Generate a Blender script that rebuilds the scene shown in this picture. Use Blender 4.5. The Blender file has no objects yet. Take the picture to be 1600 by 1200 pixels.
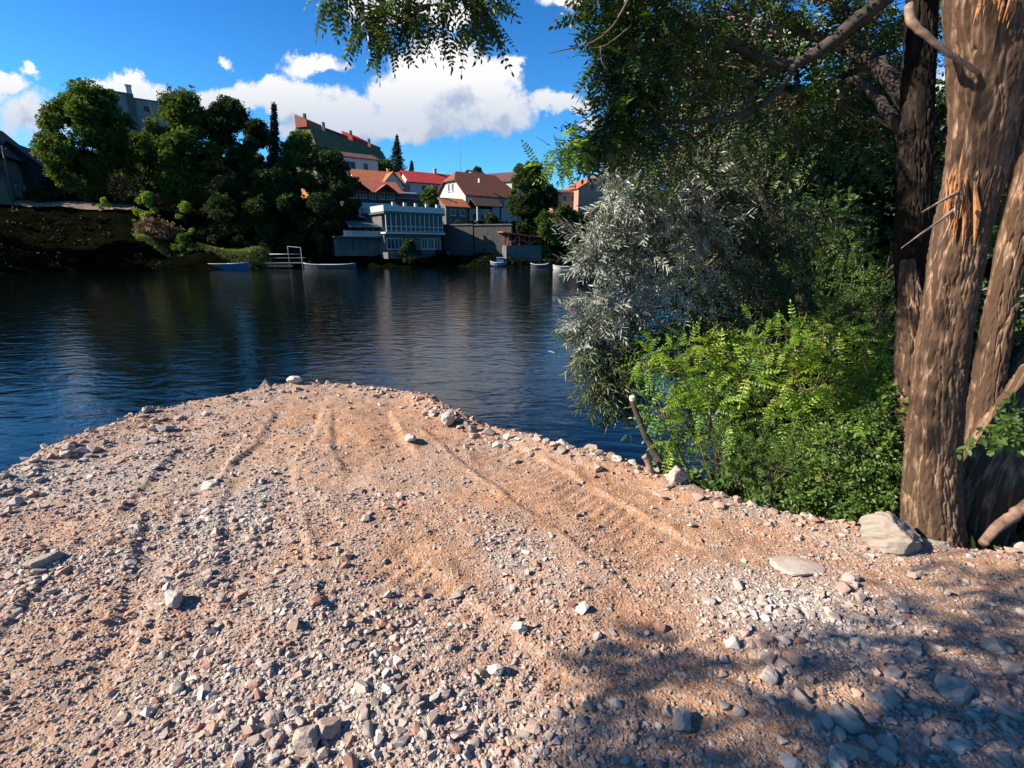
import bpy, bmesh, math, random
import numpy as np
from mathutils import Vector, Matrix
R = math.radians
SC = bpy.context.scene
COL = SC.collection

# ------------------------------------------------------------------ camera
PITCH = math.atan(212 / 780.0)
EYE = 1.65
WATER = -1.2
cam_d = bpy.data.cameras.new('camera')
cam_d.sensor_width = 36.0
cam_d.lens = 36.0 * 780 / 1600
cam_d.clip_start = 0.05
cam_d.clip_end = 5000
cam = bpy.data.objects.new('camera', cam_d)
cam.location = (0, 0, EYE)
cam.rotation_euler = (math.pi / 2 - PITCH, 0, 0)
COL.objects.link(cam)
SC.camera = cam

# ------------------------------------------------------------------ light
SUN_EL = R(33)
SUN_DIR = Vector((-1.0, -0.16, 0)).normalized() * math.cos(SUN_EL) + Vector((0, 0, math.sin(SUN_EL)))
sun_d = bpy.data.lights.new('sun', 'SUN')
sun_d.energy = 5.0
sun_d.angle = R(0.53)
sun_d.color = (1.0, 0.90, 0.77)
sun = bpy.data.objects.new('sun', sun_d)
sun.rotation_euler = SUN_DIR.to_track_quat('Z', 'Y').to_euler()
sun.location = (-30, -3, 30)
COL.objects.link(sun)

SC.view_settings.view_transform = 'Standard'
SC.view_settings.look = 'None'
SC.view_settings.exposure = 1.45
SC.view_settings.gamma = 1.0
SC.view_settings.use_curve_mapping = False


def ray(px, py):
    u = -(py - 600) / 780.0
    c, s = math.cos(PITCH), math.sin(PITCH)
    return Vector(((px - 800) / 780.0, c + u * s, -s + u * c))


def W(px, py, Y):
    d = ray(px, py)
    t = Y / d.y
    return Vector((d.x * t, Y, EYE + d.z * t))


def G(px, py, z=0.0):
    d = ray(px, py)
    t = (z - EYE) / d.z
    return Vector((d.x * t, d.y * t, z))


# ------------------------------------------------------------------ world: sky + clouds
world = bpy.data.worlds.new('World')
SC.world = world
world.use_nodes = True
wt = world.node_tree
for n in list(wt.nodes):
    wt.nodes.remove(n)


def mk(nt, typ, **kw):
    n = nt.nodes.new(typ)
    for k, v in kw.items():
        if k == 'ins':
            for i, val in v.items():
                n.inputs[i].default_value = val
        else:
            setattr(n, k, v)
    return n


def uvdir(px, py):
    d = ray(px, py)
    return d.x / d.y, d.z / d.y


# px, py, rx, ry
CLOUDS = [
    (690, 108, 82, 52, 1.15), (655, 150, 74, 54, 1.0), (604, 148, 34, 30, .9), (755, 130, 62, 40, 1.0),
    (745, 172, 92, 42, 1.0), (640, 195, 120, 34, .9), (803, 108, 12, 26, .7), (720, 88, 40, 20, .7),
    (520, 172, 80, 34, 1.0), (445, 150, 62, 30, 1.0), (372, 150, 54, 24, .9), (510, 200, 120, 22, .8),
    (330, 158, 40, 18, .7), (205, 136, 40, 24, 1.0), (160, 142, 38, 20, .8), (232, 150, 54, 22, .8),
    (485, 104, 64, 17, .62), (860, 158, 60, 20, .75), (905, 166, 36, 12, .6), (925, 196, 26, 14, .6),
    (8, 132, 40, 22, .8), (48, 108, 12, 18, .5), (620, 8, 95, 34, .7), (700, 20, 60, 28, .7),
    (885, 0, 50, 16, .55), (776, 196, 24, 12, .5), (355, 102, 16, 7, .42), (1180, 190, 60, 30, .7),
    (60, 185, 110, 40, .42), (1200, 60, 120, 40, .5), (1450, 150, 100, 50, .6), (-250, 150, 200, 60, .9),
]


def cloud_group():
    g = bpy.data.node_groups.new('cloud_density', 'ShaderNodeTree')
    g.interface.new_socket('P', in_out='INPUT', socket_type='NodeSocketVector')
    g.interface.new_socket('D', in_out='OUTPUT', socket_type='NodeSocketFloat')
    gi = g.nodes.new('NodeGroupInput')
    go = g.nodes.new('NodeGroupOutput')
    L = g.links.new
    # domain warp, two scales
    n1 = mk(g, 'ShaderNodeTexNoise', noise_dimensions='2D', ins={'Scale': 15.0, 'Detail': 8.0, 'Roughness': .66})
    L(gi.outputs[0], n1.inputs['Vector'])
    s1 = mk(g, 'ShaderNodeVectorMath', operation='SUBTRACT')
    s1.inputs[1].default_value = (.5, .5, .5)
    L(n1.outputs['Color'], s1.inputs[0])
    m1 = mk(g, 'ShaderNodeVectorMath', operation='MULTIPLY_ADD')
    m1.inputs[1].default_value = (.07, .06, 0)
    L(s1.outputs[0], m1.inputs[0])
    L(gi.outputs[0], m1.inputs[2])
    prev = None
    for (px, py, rx, ry, w) in CLOUDS:
        cu, cv = uvdir(px, py)
        u1, _ = uvdir(px + rx * 1.06, py)
        _, v1 = uvdir(px, py - ry * 1.1)
        su, sv = 1 / max(abs(u1 - cu), 1e-4), 1 / max(abs(v1 - cv), 1e-4)
        a = mk(g, 'ShaderNodeVectorMath', operation='MULTIPLY_ADD')
        a.inputs[1].default_value = (su, sv, 0)
        a.inputs[2].default_value = (-cu * su, -cv * sv, 0)
        L(m1.outputs[0], a.inputs[0])
        b = mk(g, 'ShaderNodeVectorMath', operation='LENGTH')
        L(a.outputs[0], b.inputs[0])
        c = mk(g, 'ShaderNodeMath', operation='MULTIPLY_ADD')
        c.inputs[1].default_value = -w
        c.inputs[2].default_value = w
        L(b.outputs['Value'], c.inputs[0])
        if prev is None:
            prev = c
        else:
            d = mk(g, 'ShaderNodeMath', operation='SMOOTH_MAX')
            d.inputs[2].default_value = .22
            L(prev.outputs[0], d.inputs[0])
            L(c.outputs[0], d.inputs[1])
            prev = d
    n2 = mk(g, 'ShaderNodeTexNoise', noise_dimensions='2D', ins={'Scale': 26.0, 'Detail': 6.0, 'Roughness': .6})
    L(gi.outputs[0], n2.inputs['Vector'])
    e = mk(g, 'ShaderNodeMath', operation='MULTIPLY_ADD')
    e.inputs[1].default_value = .55
    L(n2.outputs[0], e.inputs[0])
    L(prev.outputs[0], e.inputs[2])
    f = mk(g, 'ShaderNodeMath', operation='SUBTRACT')
    f.inputs[1].default_value = .275
    L(e.outputs[0], f.inputs[0])
    L(f.outputs[0], go.inputs[0])
    return g


SKY_TOP = (0.15, 0.60, 1.12)
SKY_LOW = (0.34, 0.94, 1.36)
SKY_STRENGTH = 0.06
def build_world():
    L = wt.links.new
    out = mk(wt, 'ShaderNodeOutputWorld')
    bg = mk(wt, 'ShaderNodeBackground')
    L(bg.outputs[0], out.inputs[0])
    sky = mk(wt, 'ShaderNodeTexSky', sky_type='NISHITA')
    sky.sun_disc = False
    sky.sun_elevation = SUN_EL
    sky.sun_rotation = math.atan2(SUN_DIR.x, SUN_DIR.y)
    sky.altitude = 200
    sky.air_density = 1.0
    sky.dust_density = 0.3
    sky.ozone_density = 1.6
    tint = mk(wt, 'ShaderNodeVectorMath', operation='MULTIPLY')
    L(sky.outputs[0], tint.inputs[0])
    tc = mk(wt, 'ShaderNodeTexCoord')
    sep = mk(wt, 'ShaderNodeSeparateXYZ')
    L(tc.outputs['Generated'], sep.inputs[0])
    ymax = mk(wt, 'ShaderNodeMath', operation='MAXIMUM')
    ymax.inputs[1].default_value = .02
    L(sep.outputs[1], ymax.inputs[0])
    u = mk(wt, 'ShaderNodeMath', operation='DIVIDE')
    v = mk(wt, 'ShaderNodeMath', operation='DIVIDE')
    L(sep.outputs[0], u.inputs[0]); L(ymax.outputs[0], u.inputs[1])
    L(sep.outputs[2], v.inputs[0]); L(ymax.outputs[0], v.inputs[1])
    el = mk(wt, 'ShaderNodeMapRange', interpolation_type='SMOOTHSTEP')
    el.inputs[1].default_value = .04; el.inputs[2].default_value = .46
    L(sep.outputs[2], el.inputs[0])
    tmix = mk(wt, 'ShaderNodeMix', data_type='RGBA')
    tmix.inputs[6].default_value = (*SKY_LOW, 1); tmix.inputs[7].default_value = (*SKY_TOP, 1)
    L(el.outputs[0], tmix.inputs[0]); L(tmix.outputs[2], tint.inputs[1])
    comb = mk(wt, 'ShaderNodeCombineXYZ')
    L(u.outputs[0], comb.inputs[0]); L(v.outputs[0], comb.inputs[1])
    grp = cloud_group()
    g1 = mk(wt, 'ShaderNodeGroup'); g1.node_tree = grp
    g2 = mk(wt, 'ShaderNodeGroup'); g2.node_tree = grp
    L(comb.outputs[0], g1.inputs[0])
    off = mk(wt, 'ShaderNodeVectorMath', operation='ADD')
    off.inputs[1].default_value = (-.03, .055, 0)
    L(comb.outputs[0], off.inputs[0])
    L(off.outputs[0], g2.inputs[0])
    al = mk(wt, 'ShaderNodeMapRange', interpolation_type='SMOOTHSTEP')
    al.inputs[1].default_value = -.02; al.inputs[2].default_value = .34
    L(g1.outputs[0], al.inputs[0])
    # only in the +Y half of the sky
    front = mk(wt, 'ShaderNodeMapRange')
    front.inputs[1].default_value = .1; front.inputs[2].default_value = .3
    L(sep.outputs[1], front.inputs[0])
    alf = mk(wt, 'ShaderNodeMath', operation='MULTIPLY')
    L(al.outputs[0], alf.inputs[0]); L(front.outputs[0], alf.inputs[1])
    # lit side: density falls off towards the sun
    df = mk(wt, 'ShaderNodeMath', operation='SUBTRACT')
    L(g1.outputs[0], df.inputs[0]); L(g2.outputs[0], df.inputs[1])
    lit = mk(wt, 'ShaderNodeMapRange', interpolation_type='SMOOTHSTEP')
    lit.inputs[1].default_value = -.62; lit.inputs[2].default_value = .14
    L(df.outputs[0], lit.inputs[0])
    cc = mk(wt, 'ShaderNodeMix', data_type='RGBA')
    cc.inputs[6].default_value = (2.5, 3.2, 4.3, 1)
    cc.inputs[7].default_value = (6.6, 6.5, 6.45, 1)
    base = mk(wt, 'ShaderNodeMapRange', interpolation_type='SMOOTHSTEP')
    base.inputs[1].default_value = .20; base.inputs[2].default_value = .33; base.inputs[3].default_value = .35; base.inputs[4].default_value = 1.0
    L(v.outputs[0], base.inputs[0])
    lb = mk(wt, 'ShaderNodeMath', operation='MULTIPLY')
    L(lit.outputs[0], lb.inputs[0]); L(base.outputs[0], lb.inputs[1])
    L(lb.outputs[0], cc.inputs[0])
    mx = mk(wt, 'ShaderNodeMix', data_type='RGBA')
    L(alf.outputs[0], mx.inputs[0])
    L(tint.outputs[0], mx.inputs[6])
    L(cc.outputs[2], mx.inputs[7])
    L(mx.outputs[2], bg.inputs[0])
    bg.inputs[1].default_value = SKY_STRENGTH


build_world()
world.cycles.sampling_method = 'MANUAL'
world.cycles.sample_map_resolution = 256
# ------------------------------------------------------------------ helpers
def tag(o, label=None, cat=None, group=None, kind=None):
    if label: o['label'] = label
    if cat: o['category'] = cat
    if group: o['group'] = group
    if kind: o['kind'] = kind
    return o


def empty(name, loc, rz=0.0):
    o = bpy.data.objects.new(name, None)
    o.empty_display_size = .3
    o.location = loc
    o.rotation_euler = (0, 0, rz)
    COL.objects.link(o)
    return o


def link(name, me, mat, parent=None):
    if mat is not None and not me.materials:
        for m in (mat if isinstance(mat, (list, tuple)) else [mat]):
            me.materials.append(m)
    o = bpy.data.objects.new(name, me)
    COL.objects.link(o)
    if parent: o.parent = parent
    return o


def np_mesh(name, V, F, smooth=False, attrs=None, mi=None):
    """V (n,3) array; F (m,k) array of equal-size faces."""
    me = bpy.data.meshes.new(name)
    V = np.ascontiguousarray(V, dtype=np.float32); F = np.ascontiguousarray(F, dtype=np.int32)
    me.vertices.add(len(V)); me.vertices.foreach_set('co', V.ravel())
    k = F.shape[1]
    me.loops.add(F.size); me.loops.foreach_set('vertex_index', F.ravel())
    me.polygons.add(len(F))
    me.polygons.foreach_set('loop_start', np.arange(0, F.size, k, dtype=np.int32))
    if mi is not None: me.polygons.foreach_set('material_index', np.asarray(mi, dtype=np.int32))
    me.update(calc_edges=True)
    me.polygons.foreach_set('use_smooth', np.full(len(F), smooth))
    for an, av in (attrs or {}).items():
        a = me.attributes.new(an, 'FLOAT', 'POINT')
        a.data.foreach_set('value', np.ascontiguousarray(av, dtype=np.float32))
    me.validate()
    return me


class MB:
    """collects simple shapes into ONE mesh"""
    def __init__(s): s.v = []; s.f = []; s.sm = []
    def poly(s, vs, fs, smooth=False):
        b = len(s.v); s.v += [tuple(p) for p in vs]
        for f in fs: s.f.append(tuple(i + b for i in f)); s.sm.append(smooth)
        return s
    def box(s, c, d, rz=0.0, M=None):
        x, y, z = d[0] / 2, d[1] / 2, d[2] / 2
        vs = [Vector((i * x, j * y, k * z)) for k in (-1, 1) for j in (-1, 1) for i in (-1, 1)]
        m = Matrix.Rotation(rz, 3, 'Z') if M is None else M
        vs = [m @ p + Vector(c) for p in vs]
        return s.poly(vs, [(0, 2, 3, 1), (4, 5, 7, 6), (0, 1, 5, 4), (2, 6, 7, 3), (0, 4, 6, 2), (1, 3, 7, 5)])
    def bar(s, a, b, w, h=None):
        a = Vector(a); b = Vector(b); d = b - a
        q = d.to_track_quat('X', 'Z').to_matrix()
        return s.box((a + b) / 2, (d.length, w, h or w), M=q)
    def tube(s, pts, rad, n=6, cap=True, smooth=True):
        pts = [Vector(p) for p in pts]
        if not isinstance(rad, (list, tuple)): rad = [rad] * len(pts)
        rings = []; vs = []; fs = []
        up = None
        for i, p in enumerate(pts):
            d = (pts[min(i + 1, len(pts) - 1)] - pts[max(i - 1, 0)])
            if d.length < 1e-9: d = Vector((0, 0, 1))
            d.normalize()
            if up is None:
                up = d.orthogonal().normalized()
            else:
                up = (up - d * up.dot(d))
                if up.length < 1e-6: up = d.orthogonal()
                up.normalize()
            w = d.cross(up)
            for k in range(n):
                a = 2 * math.pi * k / n
                vs.append(p + (up * math.cos(a) + w * math.sin(a)) * rad[i])
        for i in range(len(pts) - 1):
            for k in range(n):
                fs.append((i * n + k, i * n + (k + 1) % n, (i + 1) * n + (k + 1) % n, (i + 1) * n + k))
        if cap:
            fs.append(tuple(reversed(range(n)))); fs.append(tuple((len(pts) - 1) * n + k for k in range(n)))
        return s.poly(vs, fs, smooth)
    def prism(s, pts, thick):
        """polygon extruded by -thick along z (pts in order seen from above)"""
        n = len(pts); a = [Vector(p) for p in pts]; b = [p - Vector((0, 0, thick)) for p in a]
        fs = [tuple(range(n)), tuple(reversed(range(n, 2 * n)))]
        fs += [(i, i + n, (i + 1) % n + n, (i + 1) % n) for i in range(n)]
        return s.poly(a + b, fs)
    def mesh(s, name):
        me = bpy.data.meshes.new(name)
        me.from_pydata(s.v, [], s.f)
        me.polygons.foreach_set('use_smooth', s.sm)
        me.update()
        return me
    def build(s, name, mat, parent=None):
        return link(name, s.mesh(name), mat, parent)


def children(o):
    return [c for c in bpy.data.objects if c.parent == o]


def copy_tree(o, parent=None):
    c = o.copy(); COL.objects.link(c); c.parent = parent
    for ch in children(o): copy_tree(ch, c)
    return c


# numpy noise --------------------------------------------------------
def _h(ix, iy, seed):
    n = (ix.astype(np.int64) * 374761393 + iy.astype(np.int64) * 668265263 + seed * 982451653) & 0x7fffffff
    n = ((n ^ (n >> 13)) * 1274126177) & 0x7fffffff
    n = (n ^ (n >> 16)) & 0xffff
    return n / 65535.0


def vnoise(x, y, seed=0):
    ix = np.floor(x); iy = np.floor(y); fx = x - ix; fy = y - iy
    fx = fx * fx * (3 - 2 * fx); fy = fy * fy * (3 - 2 * fy)
    a = _h(ix, iy, seed); b = _h(ix + 1, iy, seed); c = _h(ix, iy + 1, seed); d = _h(ix + 1, iy + 1, seed)
    return (a * (1 - fx) + b * fx) * (1 - fy) + (c * (1 - fx) + d * fx) * fy


def fbm(x, y, sc, oct=4, seed=0, rough=.5):
    x = np.asarray(x, float); y = np.asarray(y, float)
    r = 0; a = 1; t = 0
    for o in range(oct):
        r = r + a * (vnoise(x * sc + o * 17.3, y * sc - o * 9.1, seed + o) - .5); t += a
        a *= rough; sc *= 2.03
    return r / t * 2


def poly_sd(x, y, P):
    """signed distance to closed polygon P, positive inside"""
    P = np.asarray(P, float); n = len(P)
    d = np.full(x.shape, 1e9); ins = np.zeros(x.shape, bool)
    for i in range(n):
        a = P[i]; b = P[(i + 1) % n]; e = b - a
        t = np.clip(((x - a[0]) * e[0] + (y - a[1]) * e[1]) / (e @ e + 1e-12), 0, 1)
        d = np.minimum(d, np.hypot(x - a[0] - t * e[0], y - a[1] - t * e[1]))
        c = ((a[1] > y) != (b[1] > y))
        with np.errstate(divide='ignore', invalid='ignore'):
            xi = a[0] + (y - a[1]) * e[0] / (e[1] if e[1] != 0 else 1e-12)
        ins ^= c & (x < xi)
    return np.where(ins, d, -d)


def line_coords(x, y, P):
    """distance (signed by side) and arc length along polyline"""
    P = np.asarray(P, float)
    best = np.full(x.shape, 1e9); sd = np.full(x.shape, 1e9); arc = np.zeros(x.shape); s0 = 0; ended = np.zeros(x.shape)
    for i in range(len(P) - 1):
        a = P[i]; e = P[i + 1] - a; l = math.hypot(*e)
        t = np.clip(((x - a[0]) * e[0] + (y - a[1]) * e[1]) / (l * l), 0, 1)
        dx = x - a[0] - t * e[0]; dy = y - a[1] - t * e[1]; d = np.hypot(dx, dy)
        m = d < best
        side = np.sign(e[0] * dy - e[1] * dx)
        best = np.where(m, d, best); sd = np.where(m, d * side, sd); arc = np.where(m, s0 + t * l, arc)
        s0 += l
    return sd, arc, s0


def catmull(P, k=8):
    P = [Vector(p) for p in P]; out = []
    for i in range(len(P) - 1):
        p0 = P[max(i - 1, 0)]; p1 = P[i]; p2 = P[i + 1]; p3 = P[min(i + 2, len(P) - 1)]
        for j in range(k):
            t = j / k
            out.append(.5 * ((2 * p1) + (p2 - p0) * t + (2 * p0 - 5 * p1 + 4 * p2 - p3) * t * t + (3 * p1 - p0 - 3 * p2 + p3) * t ** 3))
    out.append(P[-1])
    return out


# instancing templates into one mesh ---------------------------------
def rand_basis(rng, D, up=(0, 0, 1), roll=.6):
    """orthonormal bases: X along D, Z near up, rolled"""
    D = D / np.linalg.norm(D, axis=1, keepdims=True)
    U = np.tile(np.array(up, float), (len(D), 1)) + rng.normal(0, roll, D.shape)
    Y = np.cross(U, D); Y /= np.linalg.norm(Y, axis=1, keepdims=True) + 1e-9
    Z = np.cross(D, Y)
    return np.stack([D, Y, Z], axis=2)   # columns


def stamp(templates, pos, B, scale, rng, tint=None, tid=None):
    """place templates[(V,F)] at pos with basis B and scale -> V,F,tint arrays"""
    n = len(pos)
    if tid is None: tid = rng.integers(0, len(templates), n)
    if tint is None: tint = rng.random(n)
    Vs, Fs, Ts = [], [], []; base = 0
    sc = scale if getattr(scale, 'ndim', 1) == 2 else np.repeat(np.asarray(scale).reshape(-1, 1), 3, 1)
    for k, (TV, TF) in enumerate(templates):
        m = tid == k
        if not m.any(): continue
        L = TV[None] * sc[m][:, None, :]
        v = np.einsum('nij,nkj->nki', B[m], L) + pos[m][:, None, :]
        c = m.sum()
        f = TF[None] + (np.arange(c) * len(TV))[:, None, None] + base
        Vs.append(v.reshape(-1, 3)); Fs.append(f.reshape(-1, TF.shape[1]))
        Ts.append(np.repeat(tint[m], len(TV)))
        base += c * len(TV)
    return np.concatenate(Vs), np.concatenate(Fs), np.concatenate(Ts)


def leaflet(base, d, n, l, w, fold=.25):
    """a pointed leaf of 2 quads folded on its midrib"""
    base = np.array(base, float); d = np.array(d, float); d /= np.linalg.norm(d)
    n = np.array(n, float); s = np.cross(n, d); s /= np.linalg.norm(s); n = np.cross(d, s)
    m1 = base + d * l * .3 - n * 0; m2 = base + d * l * .72
    V = [base, base + d * l * .4 + s * w / 2 + n * fold * w, base + d * l, base + d * l * .4 - s * w / 2 + n * fold * w]
    return V, [(0, 1, 2, 3)]


def merge(parts):
    V = []; F = []
    for v, f in parts:
        b = len(V); V += list(v); F += [tuple(i + b for i in q) for q in f]
    return np.array(V, float), np.array(F, int)


def leaf6(base, d, n, l, w, fold=.2, bend=0.0):
    base = np.array(base, float); d = np.array(d, float); d /= np.linalg.norm(d)
    n = np.array(n, float); s = np.cross(n, d); s /= (np.linalg.norm(s) + 1e-9); n = np.cross(d, s)
    q = lambda t, k: base + d * l * t + s * k * w / 2 + n * (abs(k) * fold * w - bend * l * t * t)
    V = [q(0, 0), q(.28, .9), q(.68, .85), q(1, 0), q(.68, -.85), q(.28, -.9)]
    return V, [(0, 1, 2, 3), (0, 3, 4, 5)]


def tpl_locust(rs, L=.20, pairs=7, lw=.017, ll=.036, droop=.3):
    """pinnate leaf: rachis along +X with pairs of oval leaflets"""
    parts = []
    p = np.zeros(3)
    pts = []
    for i in range(pairs + 2):
        t = i / (pairs + 1)
        pts.append(np.array([L * t, 0, -droop * L * t * t]))
    for i in range(1, pairs + 1):
        k = .75 + .35 * math.sin(math.pi * (i / (pairs + 1)))
        for sg in (-1, 1):
            d = np.array([.35, sg, -.15 + rs.uniform(-.35, .25)])
            parts.append(leaf6(pts[i], d, np.array([rs.uniform(-.3, .3), 0, 1.0]), ll * k * rs.uniform(.85, 1.1), lw * k))
    parts.append(leaf6(pts[-1], [1, 0, -.4], [0, 0, 1], ll, lw))
    r = .0013
    for i in range(0, pairs + 1, 2):
        a, b = pts[i], pts[min(i + 2, pairs + 1)]
        parts.append(([a + [0, r, 0], b + [0, r, 0], b - [0, r, 0], a - [0, r, 0]], [(0, 1, 2, 3)]))
    return merge(parts)


def tpl_willow(rs, L=.26, n=15, ll=.085, lw=.015):
    parts = []
    for i in range(n):
        t = (i + .6) / n
        a = i * 2.4 + rs.uniform(-.4, .4)
        p = np.array([L * t, 0, -.12 * L * t * t])
        d = np.array([.95, math.cos(a) * .8, math.sin(a) * .8 - .1])
        parts.append(leaf6(p, d, [rs.uniform(-.5, .5), rs.uniform(-.6, .6), 1.0], ll * rs.uniform(.7, 1.1), lw * rs.uniform(.85, 1.15), bend=.12))
    parts.append(([(0, .002, 0), (L, .001, -.12 * L), (L, -.001, -.12 * L), (0, -.002, 0)], [(0, 1, 2, 3)]))
    return merge([(list(map(np.array, v)), f) for v, f in parts])


def tpl_broad(rs, L=.2, n=8, ll=.07, lw=.045):
    parts = []
    for i in range(n):
        t = (i + .5) / n; a = i * 2.4 + rs.uniform(-.5, .5)
        p = np.array([L * t, 0, 0.0])
        d = np.array([.6, math.cos(a), math.sin(a) * .6])
        parts.append(leaf6(p, d, [rs.uniform(-.5, .5), rs.uniform(-.5, .5), 1.0], ll * rs.uniform(.6, 1.15), lw * rs.uniform(.8, 1.15), fold=.15, bend=.2))
    return merge([(list(map(np.array, v)), f) for v, f in parts])


def tpl_clump(rs, size=.5, n=9, ll=.30, lw=.20):
    """far-tree leaf clump: loose little blades in a ball"""
    parts = []
    for i in range(n):
        p = np.array([rs.uniform(-.5, .5), rs.uniform(-.5, .5), rs.uniform(-.35, .35)]) * size
        d = np.array([rs.uniform(-1, 1), rs.uniform(-1, 1), rs.uniform(-.6, .3)]) + 1e-3
        parts.append(leaflet(p, d, [rs.uniform(-.6, .6), rs.uniform(-.6, .6), 1.0], ll * rs.uniform(.6, 1.2), lw * rs.uniform(.6, 1.2)))
    return merge(parts)


RS = random.Random(7)
T_LOC = [tpl_locust(RS, pairs=p, droop=d) for p, d in ((7, .2), (6, .45), (8, .35), (5, .1))]
T_WIL = [tpl_willow(RS) for _ in range(5)]
T_BRO = [tpl_broad(RS) for _ in range(4)]
T_CLU = [tpl_clump(RS) for _ in range(6)]


def tpl_stone(seed, npts=13, flat=.62):
    r = random.Random(seed)
    bm = bmesh.new()
    for i in range(npts):
        v = Vector((r.gauss(0, 1), r.gauss(0, 1), r.gauss(0, 1))).normalized()
        m = max(abs(v.x), abs(v.y), abs(v.z))
        v = v * (.55 + .45 / m) * r.uniform(.86, 1.0)
        bm.verts.new((v.x * 1.0, v.y * r.uniform(.7, .85), v.z * flat))
    res = bmesh.ops.convex_hull(bm, input=bm.verts)
    junk = [e for e in res['geom_interior'] + res['geom_unused'] if isinstance(e, bmesh.types.BMVert)]
    bmesh.ops.delete(bm, geom=list(set(junk)), context='VERTS')
    bmesh.ops.triangulate(bm, faces=bm.faces)
    bm.verts.ensure_lookup_table(); bm.verts.index_update()
    V = np.array([v.co[:] for v in bm.verts]); F = np.array([[v.index for v in f.verts] for f in bm.faces])
    bm.free()
    return V / np.abs(V[:, 0]).max(), F


T_STONE = [tpl_stone(i, 10 + i % 6, .5 + .06 * (i % 5)) for i in range(16)]
# ------------------------------------------------------------------ materials
def newmat(name):
    m = bpy.data.materials.new(name); m.use_nodes = True
    nt = m.node_tree
    b = nt.nodes['Principled BSDF']
    b.inputs['Roughness'].default_value = .8
    b.inputs['Specular IOR Level'].default_value = .3
    return m, nt, b


def ramp(nt, stops, fac=None):
    r = nt.nodes.new('ShaderNodeValToRGB')
    el = r.color_ramp.elements
    while len(el) > 1: el.remove(el[-1])
    el[0].position = stops[0][0]; el[0].color = (*stops[0][1], 1)
    for p, c in stops[1:]:
        e = el.new(p); e.color = (*c, 1)
    if fac is not None: nt.links.new(fac, r.inputs[0])
    return r


def noise(nt, scale, detail=4, rough=.6, vec=None, dim='3D', dist=0.0):
    n = nt.nodes.new('ShaderNodeTexNoise'); n.noise_dimensions = dim
    n.inputs['Scale'].default_value = scale; n.inputs['Detail'].default_value = detail
    n.inputs['Roughness'].default_value = rough; n.inputs['Distortion'].default_value = dist
    if vec is not None: nt.links.new(vec, n.inputs['Vector'])
    return n


def coords(nt, which='Object', scale=None):
    t = nt.nodes.new('ShaderNodeTexCoord')
    if scale is None: return t.outputs[which]
    m = nt.nodes.new('ShaderNodeMapping'); m.inputs['Scale'].default_value = scale
    nt.links.new(t.outputs[which], m.inputs[0])
    return m.outputs[0]


def bump(nt, b, h, strength=.5, dist=.01):
    n = nt.nodes.new('ShaderNodeBump'); n.inputs['Strength'].default_value = strength; n.inputs['Distance'].default_value = dist
    nt.links.new(h, n.inputs['Height']); nt.links.new(n.outputs[0], b.inputs['Normal'])
    return n


def mixc(nt, fac, a, b, mode='MIX'):
    m = nt.nodes.new('ShaderNodeMix'); m.data_type = 'RGBA'; m.blend_type = mode
    for s, v in ((0, fac), (6, a), (7, b)):
        if isinstance(v, (int, float)): m.inputs[s].default_value = v
        elif isinstance(v, tuple): m.inputs[s].default_value = (*v[:3], 1)
        else: nt.links.new(v, m.inputs[s])
    return m.outputs[2]


def attr(nt, name):
    a = nt.nodes.new('ShaderNodeAttribute'); a.attribute_name = name
    return a.outputs['Fac']


def plain(name, col, rough=.7, var=.25, sc=3.0, metal=0.0, bmp=0.0):
    """simple weathered surface: colour varied by noise"""
    m, nt, b = newmat(name)
    n = noise(nt, sc, 6, .65, coords(nt))
    lo = tuple(c * (1 - var) for c in col); hi = tuple(min(1, c * (1 + var)) for c in col)
    r = ramp(nt, [(.3, lo), (.7, hi)], n.outputs[0])
    nt.links.new(r.outputs[0], b.inputs['Base Color'])
    b.inputs['Roughness'].default_value = rough; b.inputs['Metallic'].default_value = metal
    if bmp: bump(nt, b, n.outputs[0], .5, bmp)
    return m


def leafmat(name, cols, trans=.35, rough=.45, spec=.4, back=None):
    """cols: ramp over per-leaf tint"""
    m, nt, b = newmat(name)
    t = attr(nt, 'tint')
    r = ramp(nt, cols, t)
    col = r.outputs[0]
    if back:
        g = nt.nodes.new('ShaderNodeNewGeometry')
        col = mixc(nt, g.outputs['Backfacing'], col, back)
    nt.links.new(col, b.inputs['Base Color'])
    b.inputs['Roughness'].default_value = rough; b.inputs['Specular IOR Level'].default_value = spec
    tr = nt.nodes.new('ShaderNodeBsdfTranslucent')
    hs = nt.nodes.new('ShaderNodeHueSaturation'); hs.inputs['Hue'].default_value = .475
    hs.inputs['Saturation'].default_value = 1.15; hs.inputs['Value'].default_value = 1.5
    nt.links.new(col, hs.inputs['Color']); nt.links.new(hs.outputs[0], tr.inputs[0])
    mx = nt.nodes.new('ShaderNodeMixShader'); mx.inputs[0].default_value = trans
    nt.links.new(b.outputs[0], mx.inputs[1]); nt.links.new(tr.outputs[0], mx.inputs[2])
    nt.links.new(mx.outputs[0], nt.nodes['Material Output'].inputs[0])
    return m


def stonemat(name, stops, soil=(.36, .20, .11)):
    m, nt, b = newmat(name)
    t = attr(nt, 'tint'); r = ramp(nt, stops, t)
    c = coords(nt)
    n = noise(nt, 55, 6, .7, c)
    c2 = mixc(nt, .45, r.outputs[0], ramp(nt, [(.3, (.45, .42, .40)), (.7, (1, 1, 1))], n.outputs[0]).outputs[0], 'MULTIPLY')
    # earth dust lying on top in patches
    n3 = noise(nt, 3.5, 5, .6, c)
    fac = ramp(nt, [(.50, (0, 0, 0)), (.68, (.55, .55, .55))], n3.outputs[0]).outputs[0]
    nt.links.new(mixc(nt, fac, c2, soil), b.inputs['Base Color'])
    b.inputs['Roughness'].default_value = .85
    bump(nt, b, n.outputs[0], .6, .004)
    return m


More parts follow.
